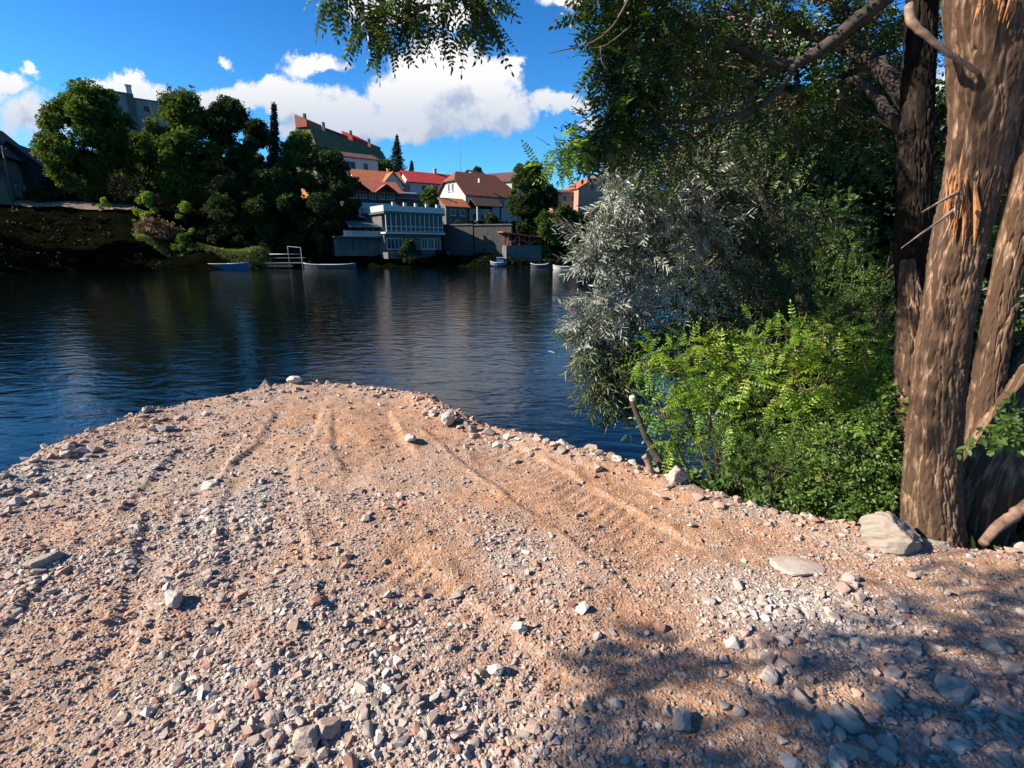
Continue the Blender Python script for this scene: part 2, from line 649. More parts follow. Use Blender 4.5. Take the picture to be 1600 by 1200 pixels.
M = {}
STONE_STOPS = [(0, (.19, .17, .155)), (.12, (.27, .235, .205)), (.35, (.35, .30, .255)), (.55, (.38, .30, .25)),
               (.68, (.36, .22, .165)), (.76, (.32, .155, .11)), (.84, (.40, .34, .29)), (1, (.50, .455, .405))]
M['stone'] = stonemat('pale_rubble_stone', STONE_STOPS)
M['rockpale'] = stonemat('pale_limestone', [(0, (.17, .14, .105)), (.5, (.26, .225, .185)), (1, (.37, .34, .30))])

# soil of the gravel platform
m, nt, b = newmat('gravelly_earth')
c = coords(nt)
tA = attr(nt, 'orange'); tB = attr(nt, 'grey')
nA = noise(nt, 2.2, 6, .65, c); nB = noise(nt, 30, 6, .7, c); nC = noise(nt, 9, 5, .65, c)
base = ramp(nt, [(.25, (0.237, 0.116, 0.0671)), (.45, (0.309, 0.176, 0.107)), (.6, (0.329, 0.21, 0.134)), (.8, (0.356, 0.257, 0.182))], nC.outputs[0])
orange = ramp(nt, [(.3, (0.29, 0.135, 0.0638)), (.7, (0.381, 0.21, 0.107))], nC.outputs[0])
gray = ramp(nt, [(.3, (0.237, 0.203, 0.174)), (.7, (0.329, 0.292, 0.255))], nC.outputs[0])
x = mixc(nt, tA, base.outputs[0], orange.outputs[0])
x = mixc(nt, tB, x, gray.outputs[0])
x = mixc(nt, .6, x, ramp(nt, [(.3, (.5, .47, .45)), (.55, (.95, .95, .95)), (.75, (1.0, 1.0, 1.0))], nB.outputs[0]).outputs[0], 'MULTIPLY')
vo = nt.nodes.new('ShaderNodeTexVoronoi'); vo.inputs['Scale'].default_value = 75; nt.links.new(c, vo.inputs['Vector'])
vo2 = nt.nodes.new('ShaderNodeTexVoronoi'); vo2.inputs['Scale'].default_value = 160; nt.links.new(c, vo2.inputs['Vector'])
# single grains of other colours
gsel = nt.nodes.new('ShaderNodeSeparateColor'); nt.links.new(vo.outputs['Color'], gsel.inputs[0])
gr = ramp(nt, [(.66, (0, 0, 0)), (.76, (.55, .55, .55))], gsel.outputs[0])
gc = ramp(nt, [(0, (0.165, 0.125, 0.106)), (.4, (0.33, 0.277, 0.238)), (1, (0.409, 0.37, 0.33))], gsel.outputs[1])
x = mixc(nt, gr.outputs[0], x, gc.outputs[0])
nt.links.new(x, b.inputs['Base Color']); b.inputs['Roughness'].default_value = .95; b.inputs['Specular IOR Level'].default_value = .1
ad = nt.nodes.new('ShaderNodeMath'); ad.operation = 'MULTIPLY_ADD'; ad.inputs[1].default_value = -.8
nt.links.new(vo.outputs['Distance'], ad.inputs[0]); nt.links.new(nB.outputs[0], ad.inputs[2])
ad2 = nt.nodes.new('ShaderNodeMath'); ad2.operation = 'MULTIPLY_ADD'; ad2.inputs[1].default_value = -.4
nt.links.new(vo2.outputs['Distance'], ad2.inputs[0]); nt.links.new(ad.outputs[0], ad2.inputs[2])
bump(nt, b, ad2.outputs[0], .8, .008)
M['soil'] = m

# river water
m, nt, b = newmat('river_water')
b.inputs['Base Color'].default_value = (.0007, .0022, .0020, 1)
b.inputs['Roughness'].default_value = .03; b.inputs['IOR'].default_value = 1.333; b.inputs['Specular IOR Level'].default_value = .5
c = coords(nt, 'Object', (1.0, 1.9, 1))
w1 = noise(nt, 3.4, 4, .6, c, dist=.6); w2 = noise(nt, 1.0, 2, .5, c, dist=.8); w3 = noise(nt, 11, 3, .6, c)
a1 = nt.nodes.new('ShaderNodeMath'); a1.operation = 'MULTIPLY_ADD'; a1.inputs[1].default_value = 4.0
nt.links.new(w2.outputs[0], a1.inputs[0]); nt.links.new(w1.outputs[0], a1.inputs[2])
a2 = nt.nodes.new('ShaderNodeMath'); a2.operation = 'MULTIPLY_ADD'; a2.inputs[1].default_value = .22
nt.links.new(w3.outputs[0], a2.inputs[0]); nt.links.new(a1.outputs[0], a2.inputs[2])
bump(nt, b, a2.outputs[0], 1.0, .0068)
M['water'] = m

# earthy banks
def groundmat(name, stops, sc=1.2, b_=.05):
    m, nt, b = newmat(name)
    c = coords(nt); n = noise(nt, sc, 8, .7, c)
    nt.links.new(ramp(nt, stops, n.outputs[0]).outputs[0], b.inputs['Base Color'])
    b.inputs['Roughness'].default_value = 1; b.inputs['Specular IOR Level'].default_value = 0
    n2 = noise(nt, sc * 6, 6, .7, c); bump(nt, b, n2.outputs[0], .8, b_)
    return m
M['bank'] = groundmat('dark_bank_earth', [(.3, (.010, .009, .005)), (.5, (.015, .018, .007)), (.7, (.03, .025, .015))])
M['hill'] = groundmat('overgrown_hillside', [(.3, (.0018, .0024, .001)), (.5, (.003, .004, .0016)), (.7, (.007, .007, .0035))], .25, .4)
M['path'] = groundmat('dirt_path', [(.3, (.12, .09, .065)), (.7, (.20, .15, .115))], .8)
M['lawn'] = groundmat('mown_grass', [(.3, (.05, .055, .014)), (.6, (.10, .10, .026)), (.8, (.15, .125, .05))], .8)

# bark
def barkmat(name, lo, mid, hi, sc=(26, 26, 4.5), dist=.02):
    m, nt, b = newmat(name)
    c = coords(nt, 'Object', sc)
    n = noise(nt, 1.0, 7, .68, c, dist=1.2)
    c2 = coords(nt); n2 = noise(nt, 2.5, 5, .6, c2)
    h = attr(nt, 'crack')
    n5 = noise(nt, 3.2, 8, .75, c, dist=.8)
    k = mixc(nt, .5, ramp(nt, [(.3, lo), (.52, mid), (.75, hi)], n.outputs[0]).outputs[0], ramp(nt, [(.35, (.62, .60, .58)), (.65, (1, 1, 1))], n2.outputs[0]).outputs[0], 'MULTIPLY')
    k = mixc(nt, h, tuple(v * .45 for v in lo), k)
    nt.links.new(k, b.inputs['Base Color'])
    b.inputs['Roughness'].default_value = .92; b.inputs['Specular IOR Level'].default_value = .12
    ma = nt.nodes.new('ShaderNodeMath'); ma.operation = 'MULTIPLY_ADD'; ma.inputs[1].default_value = .5
    nt.links.new(n5.outputs[0], ma.inputs[0]); nt.links.new(n.outputs[0], ma.inputs[2])
    bump(nt, b, ma.outputs[0], 1.0, dist)
    return m
M['bark'] = barkmat('furrowed_brown_bark', (.15, .09, .058), (.37, .235, .15), (.50, .36, .25), sc=(30, 30, 8), dist=.007)
M['shadebark'] = barkmat('shade_darkened_bark', (.02, .014, .010), (.05, .036, .026), (.085, .062, .045), dist=.006)  # darker copy of bark, with the upper stem's shade put into its colour
M['darkbark'] = plain('dark_branch_bark', (.045, .035, .028), .9, .35, 12, bmp=.006)
M['twig'] = plain('brown_twig', (.13, .09, .06), .85, .3, 20)
M['deadwood'] = plain('weathered_dead_wood', (.22, .145, .10), .85, .5, 22, bmp=.012)
M['brownlog'] = plain('half_peeled_reddish_log', (.17, .10, .07), .85, .6, 16, bmp=.014)
M['freshwood'] = plain('raw_orange_torn_wood', (.32, .14, .058), .75, .35, 24, bmp=.006)
M['cutwood'] = plain('pale_cut_wood', (.62, .48, .32), .8, .2, 14)

G_LOC = [(0, (.028, .055, .012)), (.45, (.05, .095, .018)), (.8, (.085, .14, .024)), (1, (.14, .19, .03))]
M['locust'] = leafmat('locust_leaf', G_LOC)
M['locustlit'] = leafmat('sunlit_locust_leaf', [(0, (.05, .11, .018)), (.4, (.11, .21, .03)), (.75, (.20, .31, .04)), (1, (.27, .34, .05))], .42)  # brighter copy of the locust leaf, sunlight put into its colour
M['locustdark'] = leafmat('shaded_locust_leaf', [(0, (.014, .032, .006)), (.4, (.032, .066, .010)), (.8, (.07, .12, .018)), (1, (.14, .17, .025))], .24)  # darker copy of the locust leaf, backlit shade put into its colour
M['locustbright'] = leafmat('bright_young_locust_leaf', [(0, (.13, .26, .03)), (1, (.24, .38, .05))], .5)
M['willow'] = leafmat('silver_willow_leaf', [(0, (.035, .05, .024)), (.4, (.08, .10, .06)), (.7, (.20, .21, .165)), (1, (.40, .40, .36))], .12, .5, .4, back=(.26, .28, .23))
M['willowgreen'] = leafmat('green_willow_leaf', [(0, (.03, .05, .018)), (.6, (.065, .085, .035)), (1, (.13, .15, .08))], .25)
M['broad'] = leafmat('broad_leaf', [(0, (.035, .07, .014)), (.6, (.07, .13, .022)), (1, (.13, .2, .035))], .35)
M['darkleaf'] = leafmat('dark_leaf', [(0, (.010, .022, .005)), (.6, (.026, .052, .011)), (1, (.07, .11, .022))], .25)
M['fardeep'] = leafmat('far_deep_green_leaf', [(0, (.010, .021, .005)), (.6, (.024, .046, .010)), (1, (.055, .08, .017))], .2, .7, .15)
M['farmid'] = leafmat('far_mid_green_leaf', [(0, (.022, .045, .008)), (.6, (.055, .10, .017)), (1, (.13, .17, .03))], .28, .7, .15)
M['farlight'] = leafmat('far_light_green_leaf', [(0, (.08, .14, .02)), (.6, (.15, .24, .03)), (1, (.26, .32, .05))], .3)
M['needle'] = leafmat('spruce_needles', [(0, (.010, .020, .012)), (1, (.028, .045, .026))], .1)
M['drybush'] = leafmat('dry_brown_leaf', [(0, (.07, .055, .02)), (1, (.18, .11, .05))], .2)
M['redleaf'] = leafmat('dry_reddish_leaf', [(0, (.25, .10, .05)), (1, (.42, .22, .13))], .3)
M['grassblade'] = leafmat('grass_blade', [(0, (.05, .09, .015)), (.6, (.10, .15, .03)), (1, (.22, .2, .06))], .3)
M['hedge'] = plain('green_roof_shingle', (.085, .075, .035), .9, .4, 1.2)

# buildings
M['white'] = plain('white_render', (0.389, 0.378, 0.354), .8, .1, .8)
M['cream'] = plain('cream_render', (0.413, 0.354, 0.271), .8, .1, .8)
M['grey'] = plain('grey_panel', (.19, .18, .185), .8, .12, .4)
M['ochre'] = plain('ochre_render', (0.177, 0.142, 0.0768), .8, .15, .6)
M['pink'] = plain('salmon_render', (0.366, 0.177, 0.118), .8, .1, .6)
M['orangewall'] = plain('orange_render', (0.446, 0.18, 0.072), .8, .15, .6)
M['oldwall'] = plain('stained_pale_render', (0.13, 0.118, 0.0943), .85, .3, .6)
M['concrete'] = plain('weathered_concrete', (.085, .083, .078), .9, .35, .8)
M['darkwall'] = plain('dark_stone_wall', (.045, .045, .042), .9, .4, 1.5)
M['glass'] = plain('window_glass', (.012, .016, .02), .35, .2, 1)
M['frame'] = plain('white_window_frame', (0.413, 0.413, 0.402), .6, .06, 3)
M['steel'] = plain('dark_steel', (.05, .055, .06), .5, .2, 3, metal=.3)
M['teal'] = plain('faded_teal_sheet', (.035, .075, .072), .7, .2, 1.5)
M['blue'] = plain('blue_boat_paint', (.025, .07, .15), .4, .15, 2)
M['tarp'] = plain('blue_grey_tarpaulin', (.07, .12, .22), .6, .2, 1.5)
M['boatwhite'] = plain('white_boat_paint', (0.366, 0.366, 0.354), .45, .1, 2)
M['redmetal'] = plain('red_painted_metal', (.42, .07, .04), .55, .15, 2)
M['darkwood'] = plain('dark_timber', (.035, .022, .016), .8, .3, 4)
M['greywood'] = plain('grey_timber', (0.13, 0.122, 0.112), .85, .25, 4)


def roofmat(name, col, freq=3.0):
    m, nt, b = newmat(name)
    c = coords(nt); n = noise(nt, 1.3, 6, .7, c)
    lo = tuple(v * .6 for v in col)
    wv = nt.nodes.new('ShaderNodeTexWave'); wv.wave_type = 'BANDS'; wv.bands_direction = 'Z'
    wv.inputs['Scale'].default_value = freq; wv.inputs['Distortion'].default_value = .6
    nt.links.new(c, wv.inputs['Vector'])
    k = ramp(nt, [(.3, lo), (.7, col)], n.outputs[0]).outputs[0]
    k = mixc(nt, .4, k, ramp(nt, [(.2, (.55, .55, .55)), (.6, (1, 1, 1))], wv.outputs[1]).outputs[0], 'MULTIPLY')
    nt.links.new(k, b.inputs['Base Color']); b.inputs['Roughness'].default_value = .85
    bump(nt, b, wv.outputs[1], .6, .05)
    return m
M['roof_brown'] = roofmat('old_red_brown_tiles', (.20, .065, .035))
M['roof_red'] = roofmat('bright_red_roof', (.50, .04, .035))
M['roof_orange'] = roofmat('orange_clay_tiles', (.46, .14, .055))
M['roof_dark'] = roofmat('dark_weathered_tiles', (.11, .05, .04))
M['roof_rust'] = roofmat('rust_red_roof', (.36, .10, .06))

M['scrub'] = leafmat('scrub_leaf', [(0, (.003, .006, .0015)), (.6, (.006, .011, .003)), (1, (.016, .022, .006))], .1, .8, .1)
# ================================================================== LARGE STRUCTURE
rng = np.random.default_rng(11)

# ---- gravel platform -------------------------------------------------
EDGE_PX = [(0, 748), (55, 716), (125, 684), (180, 666), (232, 645), (330, 622), (395, 612), (455, 604), (520, 603), (600, 605),
           (680, 619), (712, 640), (760, 663), (850, 684), (930, 706), (1040, 742), (1100, 766), (1200, 795), (1330, 817), (1440, 846), (1600, 862)]
EDGE = [G(*p).to_2d()[:] for p in EDGE_PX]
LEFT = [(-5.2, -14), (-4.9, -2), (-4.45, .6), (-4.15, 2.2)]
RIGHT = [(5.0, 2.2), (9, 1.0), (14, -14)]
PLAT = np.array(LEFT + list(EDGE) + RIGHT)


def gp(*pp): return [tuple(G(px, py)[:2]) for px, py in pp]


TRACKS = [  # centre line (pixels on the ground), half width, ridge spacing
    (gp((700, 655), (760, 700), (850, 762), (960, 830), (1060, 890)), .30, .085),
    (gp((566, 640), (566, 662), (574, 690), (600, 730)), .30, .085),
    (gp((405, 735), (405, 790), (412, 850), (430, 920)), .22, .10),
    (gp((180, 860), (140, 930), (100, 1010), (60, 1110)), .28, .10),
    (gp((255, 800), (235, 880), (215, 960), (200, 1040)), .10, .10),
    (gp((560, 880), (640, 960), (760, 1060), (860, 1150)), .26, .09),
    (gp((470, 640), (440, 690), (400, 730)), .24, .085),
    (gp((330, 690), (290, 740), (250, 800)), .24, .085),
]


def blobf(x, y, px, py, rx, ry):
    """soft patch round a pixel point, radii in pixels"""
    c = G(px, py); e = G(px + rx, py); n = G(px, py - ry); s = G(px, py + ry)
    a = abs(e.x - c.x); b_ = abs(n.y - s.y) / 2
    return np.exp(-(((x - c.x) / a) ** 2 + ((y - c.y) / b_) ** 2))


def cover(x, y):
    """how stony the surface is, 0..1"""
    v = .42 + .75 * fbm(x, y, 1.3, 4, 5) + .55 * fbm(x, y, 4.5, 3, 9)
    for px, py, rx, ry, w in ((370, 790, 70, 60, .55), (1240, 950, 170, 70, .75), (500, 930, 160, 60, .25), (480, 1110, 220, 110, .55),
                              (120, 760, 150, 45, .5), (820, 870, 90, 40, .3), (1450, 1110, 250, 110, .5), (700, 1150, 250, 60, .4),
                              (250, 680, 120, 25, .35), (850, 760, 160, 50, -.55), (600, 660, 90, 40, -.5), (960, 800, 120, 50, -.5),
                              (690, 900, 80, 40, -.35), (1000, 960, 110, 45, -.4), (1230, 840, 150, 25, -.1), (1450, 900, 160, 35, -.35),
                              (420, 640, 120, 25, -.25), (120, 1000, 80, 60, -.25), (640, 940, 70, 40, -.35), (1250, 1080, 120, 50, -.25)):
        v = v + w * blobf(x, y, px, py, rx, ry)
    return np.clip(v, 0, 1)


def whiteness(x, y):
    v = 0
    for px, py, rx, ry, w in ((370, 795, 62, 62, 1.0), (1240, 945, 150, 50, 1.0), (1150, 900, 60, 20, .7), (820, 870, 80, 30, .5), (120, 745, 130, 30, .7), (520, 945, 120, 40, .4), (460, 1120, 160, 60, .45), (720, 1120, 160, 60, .4)):
        v = v + w * blobf(x, y, px, py, rx, ry)
    return np.clip(v * (1 + .8 * fbm(x, y, 5, 3, 61)), 0, 1)


def orangeness(x, y):
    v = .25 + .9 * fbm(x, y, 1.1, 4, 31)
    for px, py, rx, ry, w in ((880, 780, 230, 80, .6), (590, 680, 150, 50, .4), (420, 650, 180, 40, .3), (1450, 890, 200, 40, .3), (1030, 1000, 160, 60, .2),
                              (1240, 950, 170, 70, -.5), (370, 790, 70, 60, -.4), (480, 1110, 220, 110, -.3)):
        v = v + w * blobf(x, y, px, py, rx, ry)
    return np.clip(v, 0, 1)


def plat_height(x, y, sd=None):
    if sd is None: sd = poly_sd(x, y, PLAT)
    sd = sd + .10 * fbm(x, y, 2.4, 3, 3) * np.exp(-(sd / .4) ** 2)
    h = .045 * fbm(x, y, .7, 3, 1) + .028 * fbm(x, y, 3.0, 4, 2) + .011 * fbm(x, y, 14, 4, 4, .6)
    h = h * np.clip(sd * 4 + .6, .3, 1)
    for ln, hw, sp in TRACKS:
        d, s, tot = line_coords(x, y, ln)
        ends = np.clip(np.minimum(s, tot - s) / .12, 0, 1)
        a = np.abs(d + .03 * fbm(x, y, 3, 2, 8))
        inn = np.clip((hw - a) / .025, 0, 1) * ends
        lip = np.exp(-((a - hw - .02) / .022) ** 2) * ends
        amp = .5 + .5 * fbm(x, y, 2.5, 2, 40)
        ridge = (np.abs(((s + .25 * np.abs(d)) / sp) % 1 - .5) * 2)
        h = h + inn * (-.024 + .019 * ridge * np.clip(amp + .35, 0, 1)) + lip * .010 * np.clip(2.4 * (.5 + fbm(x, y, 6, 2, 44)) - .6, 0, 1.2)
    out = np.clip(-sd, 0, None)
    slope = -out * .95 - .12 * np.clip(out, 0, 1) * (1 + fbm(x, y, 3, 3, 6))
    slope = np.maximum(slope, -2.3)
    lip = .035 * np.exp(-((sd - .12) / .16) ** 2)
    return np.where(sd > 0, h + lip, h * np.exp(-out * 3) + .02 + slope)


def axis(lo, f0, f1, hi, fine, coarse):
    a = [f0]; 
    st = fine
    left = []
    v = f0
    while v > lo: st = min(st * 1.25, coarse); v -= st; left.append(v)
    mid = list(np.arange(f0, f1, fine)); right = []; v = f1; st = fine; right.append(v)
    while v < hi: st = min(st * 1.25, coarse); v += st; right.append(v)
    return np.array(left[::-1] + mid + right)


xs = axis(-9, -5.0, 4.6, 16, .022, .8); ys = axis(-14, .75, 6.6, 9, .020, .8)
X, Y = np.meshgrid(xs, ys)
H = plat_height(X, Y)
nx, ny = len(xs), len(ys)
idx = np.arange(nx * ny).reshape(ny, nx)
F = np.stack([idx[:-1, :-1], idx[:-1, 1:], idx[1:, 1:], idx[1:, :-1]], -1).reshape(-1, 4)
V = np.stack([X, Y, H], -1).reshape(-1, 3)
ground = link('ground', np_mesh('ground', V, F, True, {'orange': orangeness(X, Y).ravel(), 'grey': np.clip(cover(X, Y) * .6 + whiteness(X, Y) * .5, 0, 1).ravel()}), M['soil'])
tag(ground, 'flat spit of orange and grey gravelly earth with caterpillar tracks', kind='structure')

# ---- river -------------------------------------------------------------
wv = MB(); wv.poly([(-400, -60, WATER), (400, -60, WATER), (400, 330, WATER), (-400, 330, WATER)], [(0, 1, 2, 3)])
tag(wv.build('water', M['water']), 'dark blue rippled river', kind='structure')
wb = MB(); wb.poly([(-400, -60, -3.2), (400, -60, -3.2), (400, 330, -3.2), (-400, 330, -3.2)], [(0, 1, 2, 3)])
tag(wb.build('river_bed', M['bank']), 'river bed', kind='structure')

# ---- near right bank ------------------------------------------------------
BANK = np.array([(1.25, 2.9), (1.35, 3.55), (2.1, 4.4), (3.2, 6.2), (5.2, 9), (9.5, 14), (20, 26), (42, 48), (90, 88), (160, 130), (200, 120), (200, -30), (12, -30), (4.5, 1.2)])


def bank_height(x, y):
    sd = poly_sd(x, y, BANK)
    return np.where(sd > 0, -1.3 + np.minimum(sd * .85, 1.05) + np.clip(sd - 2, 0, 60) * .05, -1.3 + sd * .8) + .08 * fbm(x, y, 1.5, 3, 77)


xs2 = axis(-.5, 1, 8, 200, .15, 4); ys2 = axis(-30, 2, 10, 140, .15, 4)
X2, Y2 = np.meshgrid(xs2, ys2)
H2 = bank_height(X2, Y2)
# stays below the platform
psd = poly_sd(X2, Y2, PLAT)
H2 = np.where(psd > -.15, np.minimum(H2, -.35), H2)
i2 = np.arange(X2.size).reshape(X2.shape)
F2 = np.stack([i2[:-1, :-1], i2[:-1, 1:], i2[1:, 1:], i2[1:, :-1]], -1).reshape(-1, 4)
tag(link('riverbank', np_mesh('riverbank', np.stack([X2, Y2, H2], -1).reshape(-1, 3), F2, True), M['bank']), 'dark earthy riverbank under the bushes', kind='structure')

# ---- far bank ---------------------------------------------------------------
SHORE_PX = [(-700, 470), (-300, 442), (0, 428), (150, 423), (300, 418), (420, 415), (560, 413), (700, 412), (830, 413), (900, 412), (1100, 411), (1500, 410)]
SHORE = [W(px, py, 1) for px, py in SHORE_PX]
SHORE = [G(px, py, WATER) for px, py in SHORE_PX]
CTL = [(p.x, p.y, WATER - .15) for p in SHORE] + [(p.x * .985, p.y - 4, -2.8) for p in SHORE] + [(p.x * f, p.y * f, -3.0) for p in SHORE for f in (.85, .65, .45)]
# (px, py, Y): ground points of the far side
TERR = [(0, 322, 80), (100, 322, 80.5), (210, 328, 81), (0, 318, 89), (100, 316, 89), (200, 322, 90), (180, 370, 74), (205, 371, 74), (150, 372, 74.5), (60, 385, 72), (-300, 330, 70), (-700, 340, 70), (-300, 300, 100),
        (230, 372, 74), (310, 384, 74), (400, 390, 77), (240, 385, 72), (330, 393, 73), (300, 345, 88), (400, 360, 90), (480, 365, 95), (420, 388, 80),
        (520, 395, 86), (600, 393, 86), (690, 393, 86), (760, 398, 86), (820, 405, 84), (870, 408, 84),
        (560, 335, 106), (640, 332, 106), (700, 345, 112), (797, 347, 114), (740, 350, 108), (850, 360, 105), (740, 372, 98), (640, 350, 100),
        (600, 305, 128), (660, 302, 130), (740, 300, 140), (800, 318, 140), (880, 330, 140), (910, 330, 135), (960, 330, 130),
        (600, 282, 175), (500, 270, 165), (400, 275, 160), (200, 265, 160), (60, 270, 160), (620, 285, 180), (750, 295, 190), (900, 320, 190),
        (1100, 350, 140), (1300, 355, 150), (1600, 350, 160), (1100, 340, 220), (1500, 330, 240), (300, 240, 230), (0, 230, 230), (600, 275, 240), (850, 300, 240), (-400, 240, 220)]
for t in TERR:
    p = W(*t); CTL.append(tuple(p))
CTL = np.array(CTL)


def _k(a, b): return np.sqrt(((a[:, None, :] - b[None]) ** 2).sum(-1))


_A = np.zeros((len(CTL) + 3,) * 2)
_K = _k(CTL[:, :2], CTL[:, :2]); _n = len(CTL)
_A[:_n, :_n] = _K + np.eye(_n) * .0; _A[:_n, _n] = 1; _A[:_n, _n + 1:] = CTL[:, :2]; _A[_n, :_n] = 1; _A[_n + 1:, :_n] = CTL[:, :2].T
_w = np.linalg.solve(_A, np.concatenate([CTL[:, 2], [0, 0, 0]]))


def far_z(x, y):
    p = np.stack([np.ravel(x), np.ravel(y)], -1).astype(float)
    r = _k(p, CTL[:, :2]) @ _w[:_n] + _w[_n] + p @ _w[_n + 1:]
    return r.reshape(np.shape(x))


def on_far(px, Y, dz=0.0):
    """ground point of the far side below pixel column px at distance Y"""
    x = W(px, 388, Y).x
    # the pixel column leans: iterate
    for _ in range(4):
        z = float(far_z(np.array(x), np.array(float(Y))))
        depth = Y * math.cos(PITCH) - (z - EYE) * math.sin(PITCH)
        x = (px - 800) / 780 * depth
    return Vector((x, Y, z + dz))


gx = np.linspace(-230, 260, 246); gy = np.concatenate([np.linspace(34, 130, 130), np.linspace(131.5, 420, 80)])
GX, GY = np.meshgrid(gx, gy)
GZ = far_z(GX, GY)
GZ = np.where(GY > 240, np.minimum(GZ, 30), GZ) + .35 * fbm(GX, GY, .22, 4, 21) * np.clip((GZ + 1.2) * .6, 0, 1)
GZ = np.clip(GZ, -3.0, 60)
ig = np.arange(GX.size).reshape(GX.shape)
FG = np.stack([ig[:-1, :-1], ig[:-1, 1:], ig[1:, 1:], ig[1:, :-1]], -1).reshape(-1, 4)
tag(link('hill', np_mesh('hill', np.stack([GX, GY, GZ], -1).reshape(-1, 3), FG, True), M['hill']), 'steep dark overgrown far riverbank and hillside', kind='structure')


def drape(name, pxs, mat, lab, dz=.3, res=24, wid=8):
    """strip laid on the far terrain between two pixel/Y polylines"""
    a = [Vector((*W(px, 388, Y).xy, 0)) for px, Y in pxs[0]]; b = [Vector((*W(px, 388, Y).xy, 0)) for px, Y in pxs[1]]
    a = catmull(a, 8); b = catmull(b, 8); V = []
    for p, q in zip(a, b):
        for j in range(wid + 1):
            r = p.lerp(q, j / wid); V.append((r.x, r.y, 0))
    V = np.array(V); x = V[:, 0]; y = V[:, 1]
    V[:, 2] = far_z(x, y) + dz + .35 * fbm(x, y, .22, 4, 21) * np.clip((far_z(x, y) + 1.2) * .6, 0, 1)
    n = len(a); i = np.arange(n * (wid + 1)).reshape(n, wid + 1)
    F = np.stack([i[:-1, :-1], i[:-1, 1:], i[1:, 1:], i[1:, :-1]], -1).reshape(-1, 4)
    return tag(link(name, np_mesh(name, V, F[:, ::-1], True), mat), lab, kind='structure')


drape('path', ([(-60, 79.3), (60, 79.6), (150, 80), (225, 80.6)], [(-60, 83), (60, 84), (150, 84.5), (225, 86)]), M['path'], 'bare dirt track on top of the far bank')
drape('grass_strip', ([(236, 73.4), (255, 73.0), (285, 73.0), (340, 74.0), (425, 77.8)], [(238, 73.7), (255, 74.6), (285, 76.6), (340, 78.5), (425, 79)]), M['lawn'], 'sunlit strip of grass on the far bank')
# ================================================================== FAR SIDE: buildings
def depth_at(p): return p.y * math.cos(PITCH) - (p.z - EYE) * math.sin(PITCH)


def house(name, label, cat, base, deg, Lx, Dy, hw, hr, wall, roof, left=(0, 1.0), right=(0, 1.0), over=.5, wins=(), frame='frame',
          chimneys=(), found=3.0, side_wins=(), group=None, dormers=()):
    """base = centre of the ground floor; front faces local -Y"""
    rt = tag(empty(name, base, R(deg)), label, cat, group)
    w = MB()
    tL, tR = left[1], right[1]
    x0, x1, y0 = -Lx / 2, Lx / 2, Dy / 2
    zt = hw
    def endwall(x, t):
        pts = [(x, -y0, -found), (x, -y0, zt)]
        if t > 0:
            pts += [(x, -y0 * (1 - t), zt + hr * t * .97)]
            if t < .999: pts += [(x, y0 * (1 - t), zt + hr * t * .97)]
        pts += [(x, y0, zt), (x, y0, -found)]
        return pts
    eL = endwall(x0, tL); eR = endwall(x1, tR)
    w.poly(eL, [tuple(range(len(eL)))]); w.poly(eR, [tuple(reversed(range(len(eR))))])
    w.poly([(x0, -y0, -found), (x1, -y0, -found), (x1, -y0, zt), (x0, -y0, zt)], [(0, 1, 2, 3)])
    w.poly([(x0, y0, -found), (x1, y0, -found), (x1, y0, zt), (x0, y0, zt)], [(3, 2, 1, 0)])
    w.build('wall', M[wall], rt)
    if roof:
        ox, oy = Lx / 2 + over, Dy / 2 + over
        ze = zt - hr * over / (Dy / 2) + .12; zr = zt + hr + .12
        R0 = (-ox + left[0], 0, zr); R1 = (ox - right[0], 0, zr)
        def J(x, t, s): return (x, s * oy * (1 - t), ze + (zr - ze) * t)
        r = MB(); th = .16
        for s in (-1, 1):
            pts = [(-ox, s * oy, ze), (ox, s * oy, ze)]
            if right[1] > 0 and right[0] > 0: pts.append(J(ox, tR, s))
            pts.append(R1); pts.append(R0)
            if left[1] > 0 and left[0] > 0: pts.append(J(-ox, tL, s))
            if s > 0: pts = pts[::-1]
            r.prism(pts, th)
        if left[0] > 0: r.prism([J(-ox, tL, 1), J(-ox, tL, -1), R0], th)
        if right[0] > 0: r.prism([J(ox, tR, -1), J(ox, tR, 1), R1], th)
        ro = r.build('roof', M[roof], rt)
        for (cx, cy, ch) in chimneys:
            c = MB(); zc = zt + hr * (1 - abs(cy) / (Dy / 2))
            c.box((cx, cy, zc + ch / 2 - .3), (.6, .6, ch + .6)); c.box((cx, cy, zc + ch + .06), (.8, .8, .14))
            c.build('chimney', M['orangewall'], ro)
    for i, (u, z, ww, wh) in enumerate(wins):
        window(rt, (u, -y0, z), (0, -1), ww, wh, frame)
    for (side, v, z, ww, wh) in side_wins:
        window(rt, (side * Lx / 2, v, z), (side, 0), ww, wh, frame)
    return rt


def window(rt, c, n, ww, wh, frame='frame', mull=True):
    rz = math.atan2(n[1], n[0]) + math.pi / 2
    Mz = Matrix.Rotation(rz, 3, 'Z')
    f = MB(); C = Vector(c); N = Vector((n[0], n[1], 0))
    t = .09
    P = C + N * .03
    for (dx, dz, sx, sz) in ((-ww / 2, 0, t, wh + t), (ww / 2, 0, t, wh + t), (0, wh / 2, ww - t, t), (0, -wh / 2, ww - t, t)):
        f.box(P + Mz @ Vector((dx, 0, dz)), (sx, .14, sz), M=Mz)
    if mull: f.box(P + Mz @ Vector((0, 0, 0)), (.06, .12, wh - t), M=Mz)
    f.box(P + N * .03 + Vector((0, 0, -wh / 2 - t * .9)), (ww + .25, .22, .06), M=Mz)
    fo = f.build('window', M[frame], rt)
    p = MB(); p.box(C + N * .035, (ww - t, .06, wh - t), M=Mz)
    p.build('pane', M['glass'], fo)
    return fo


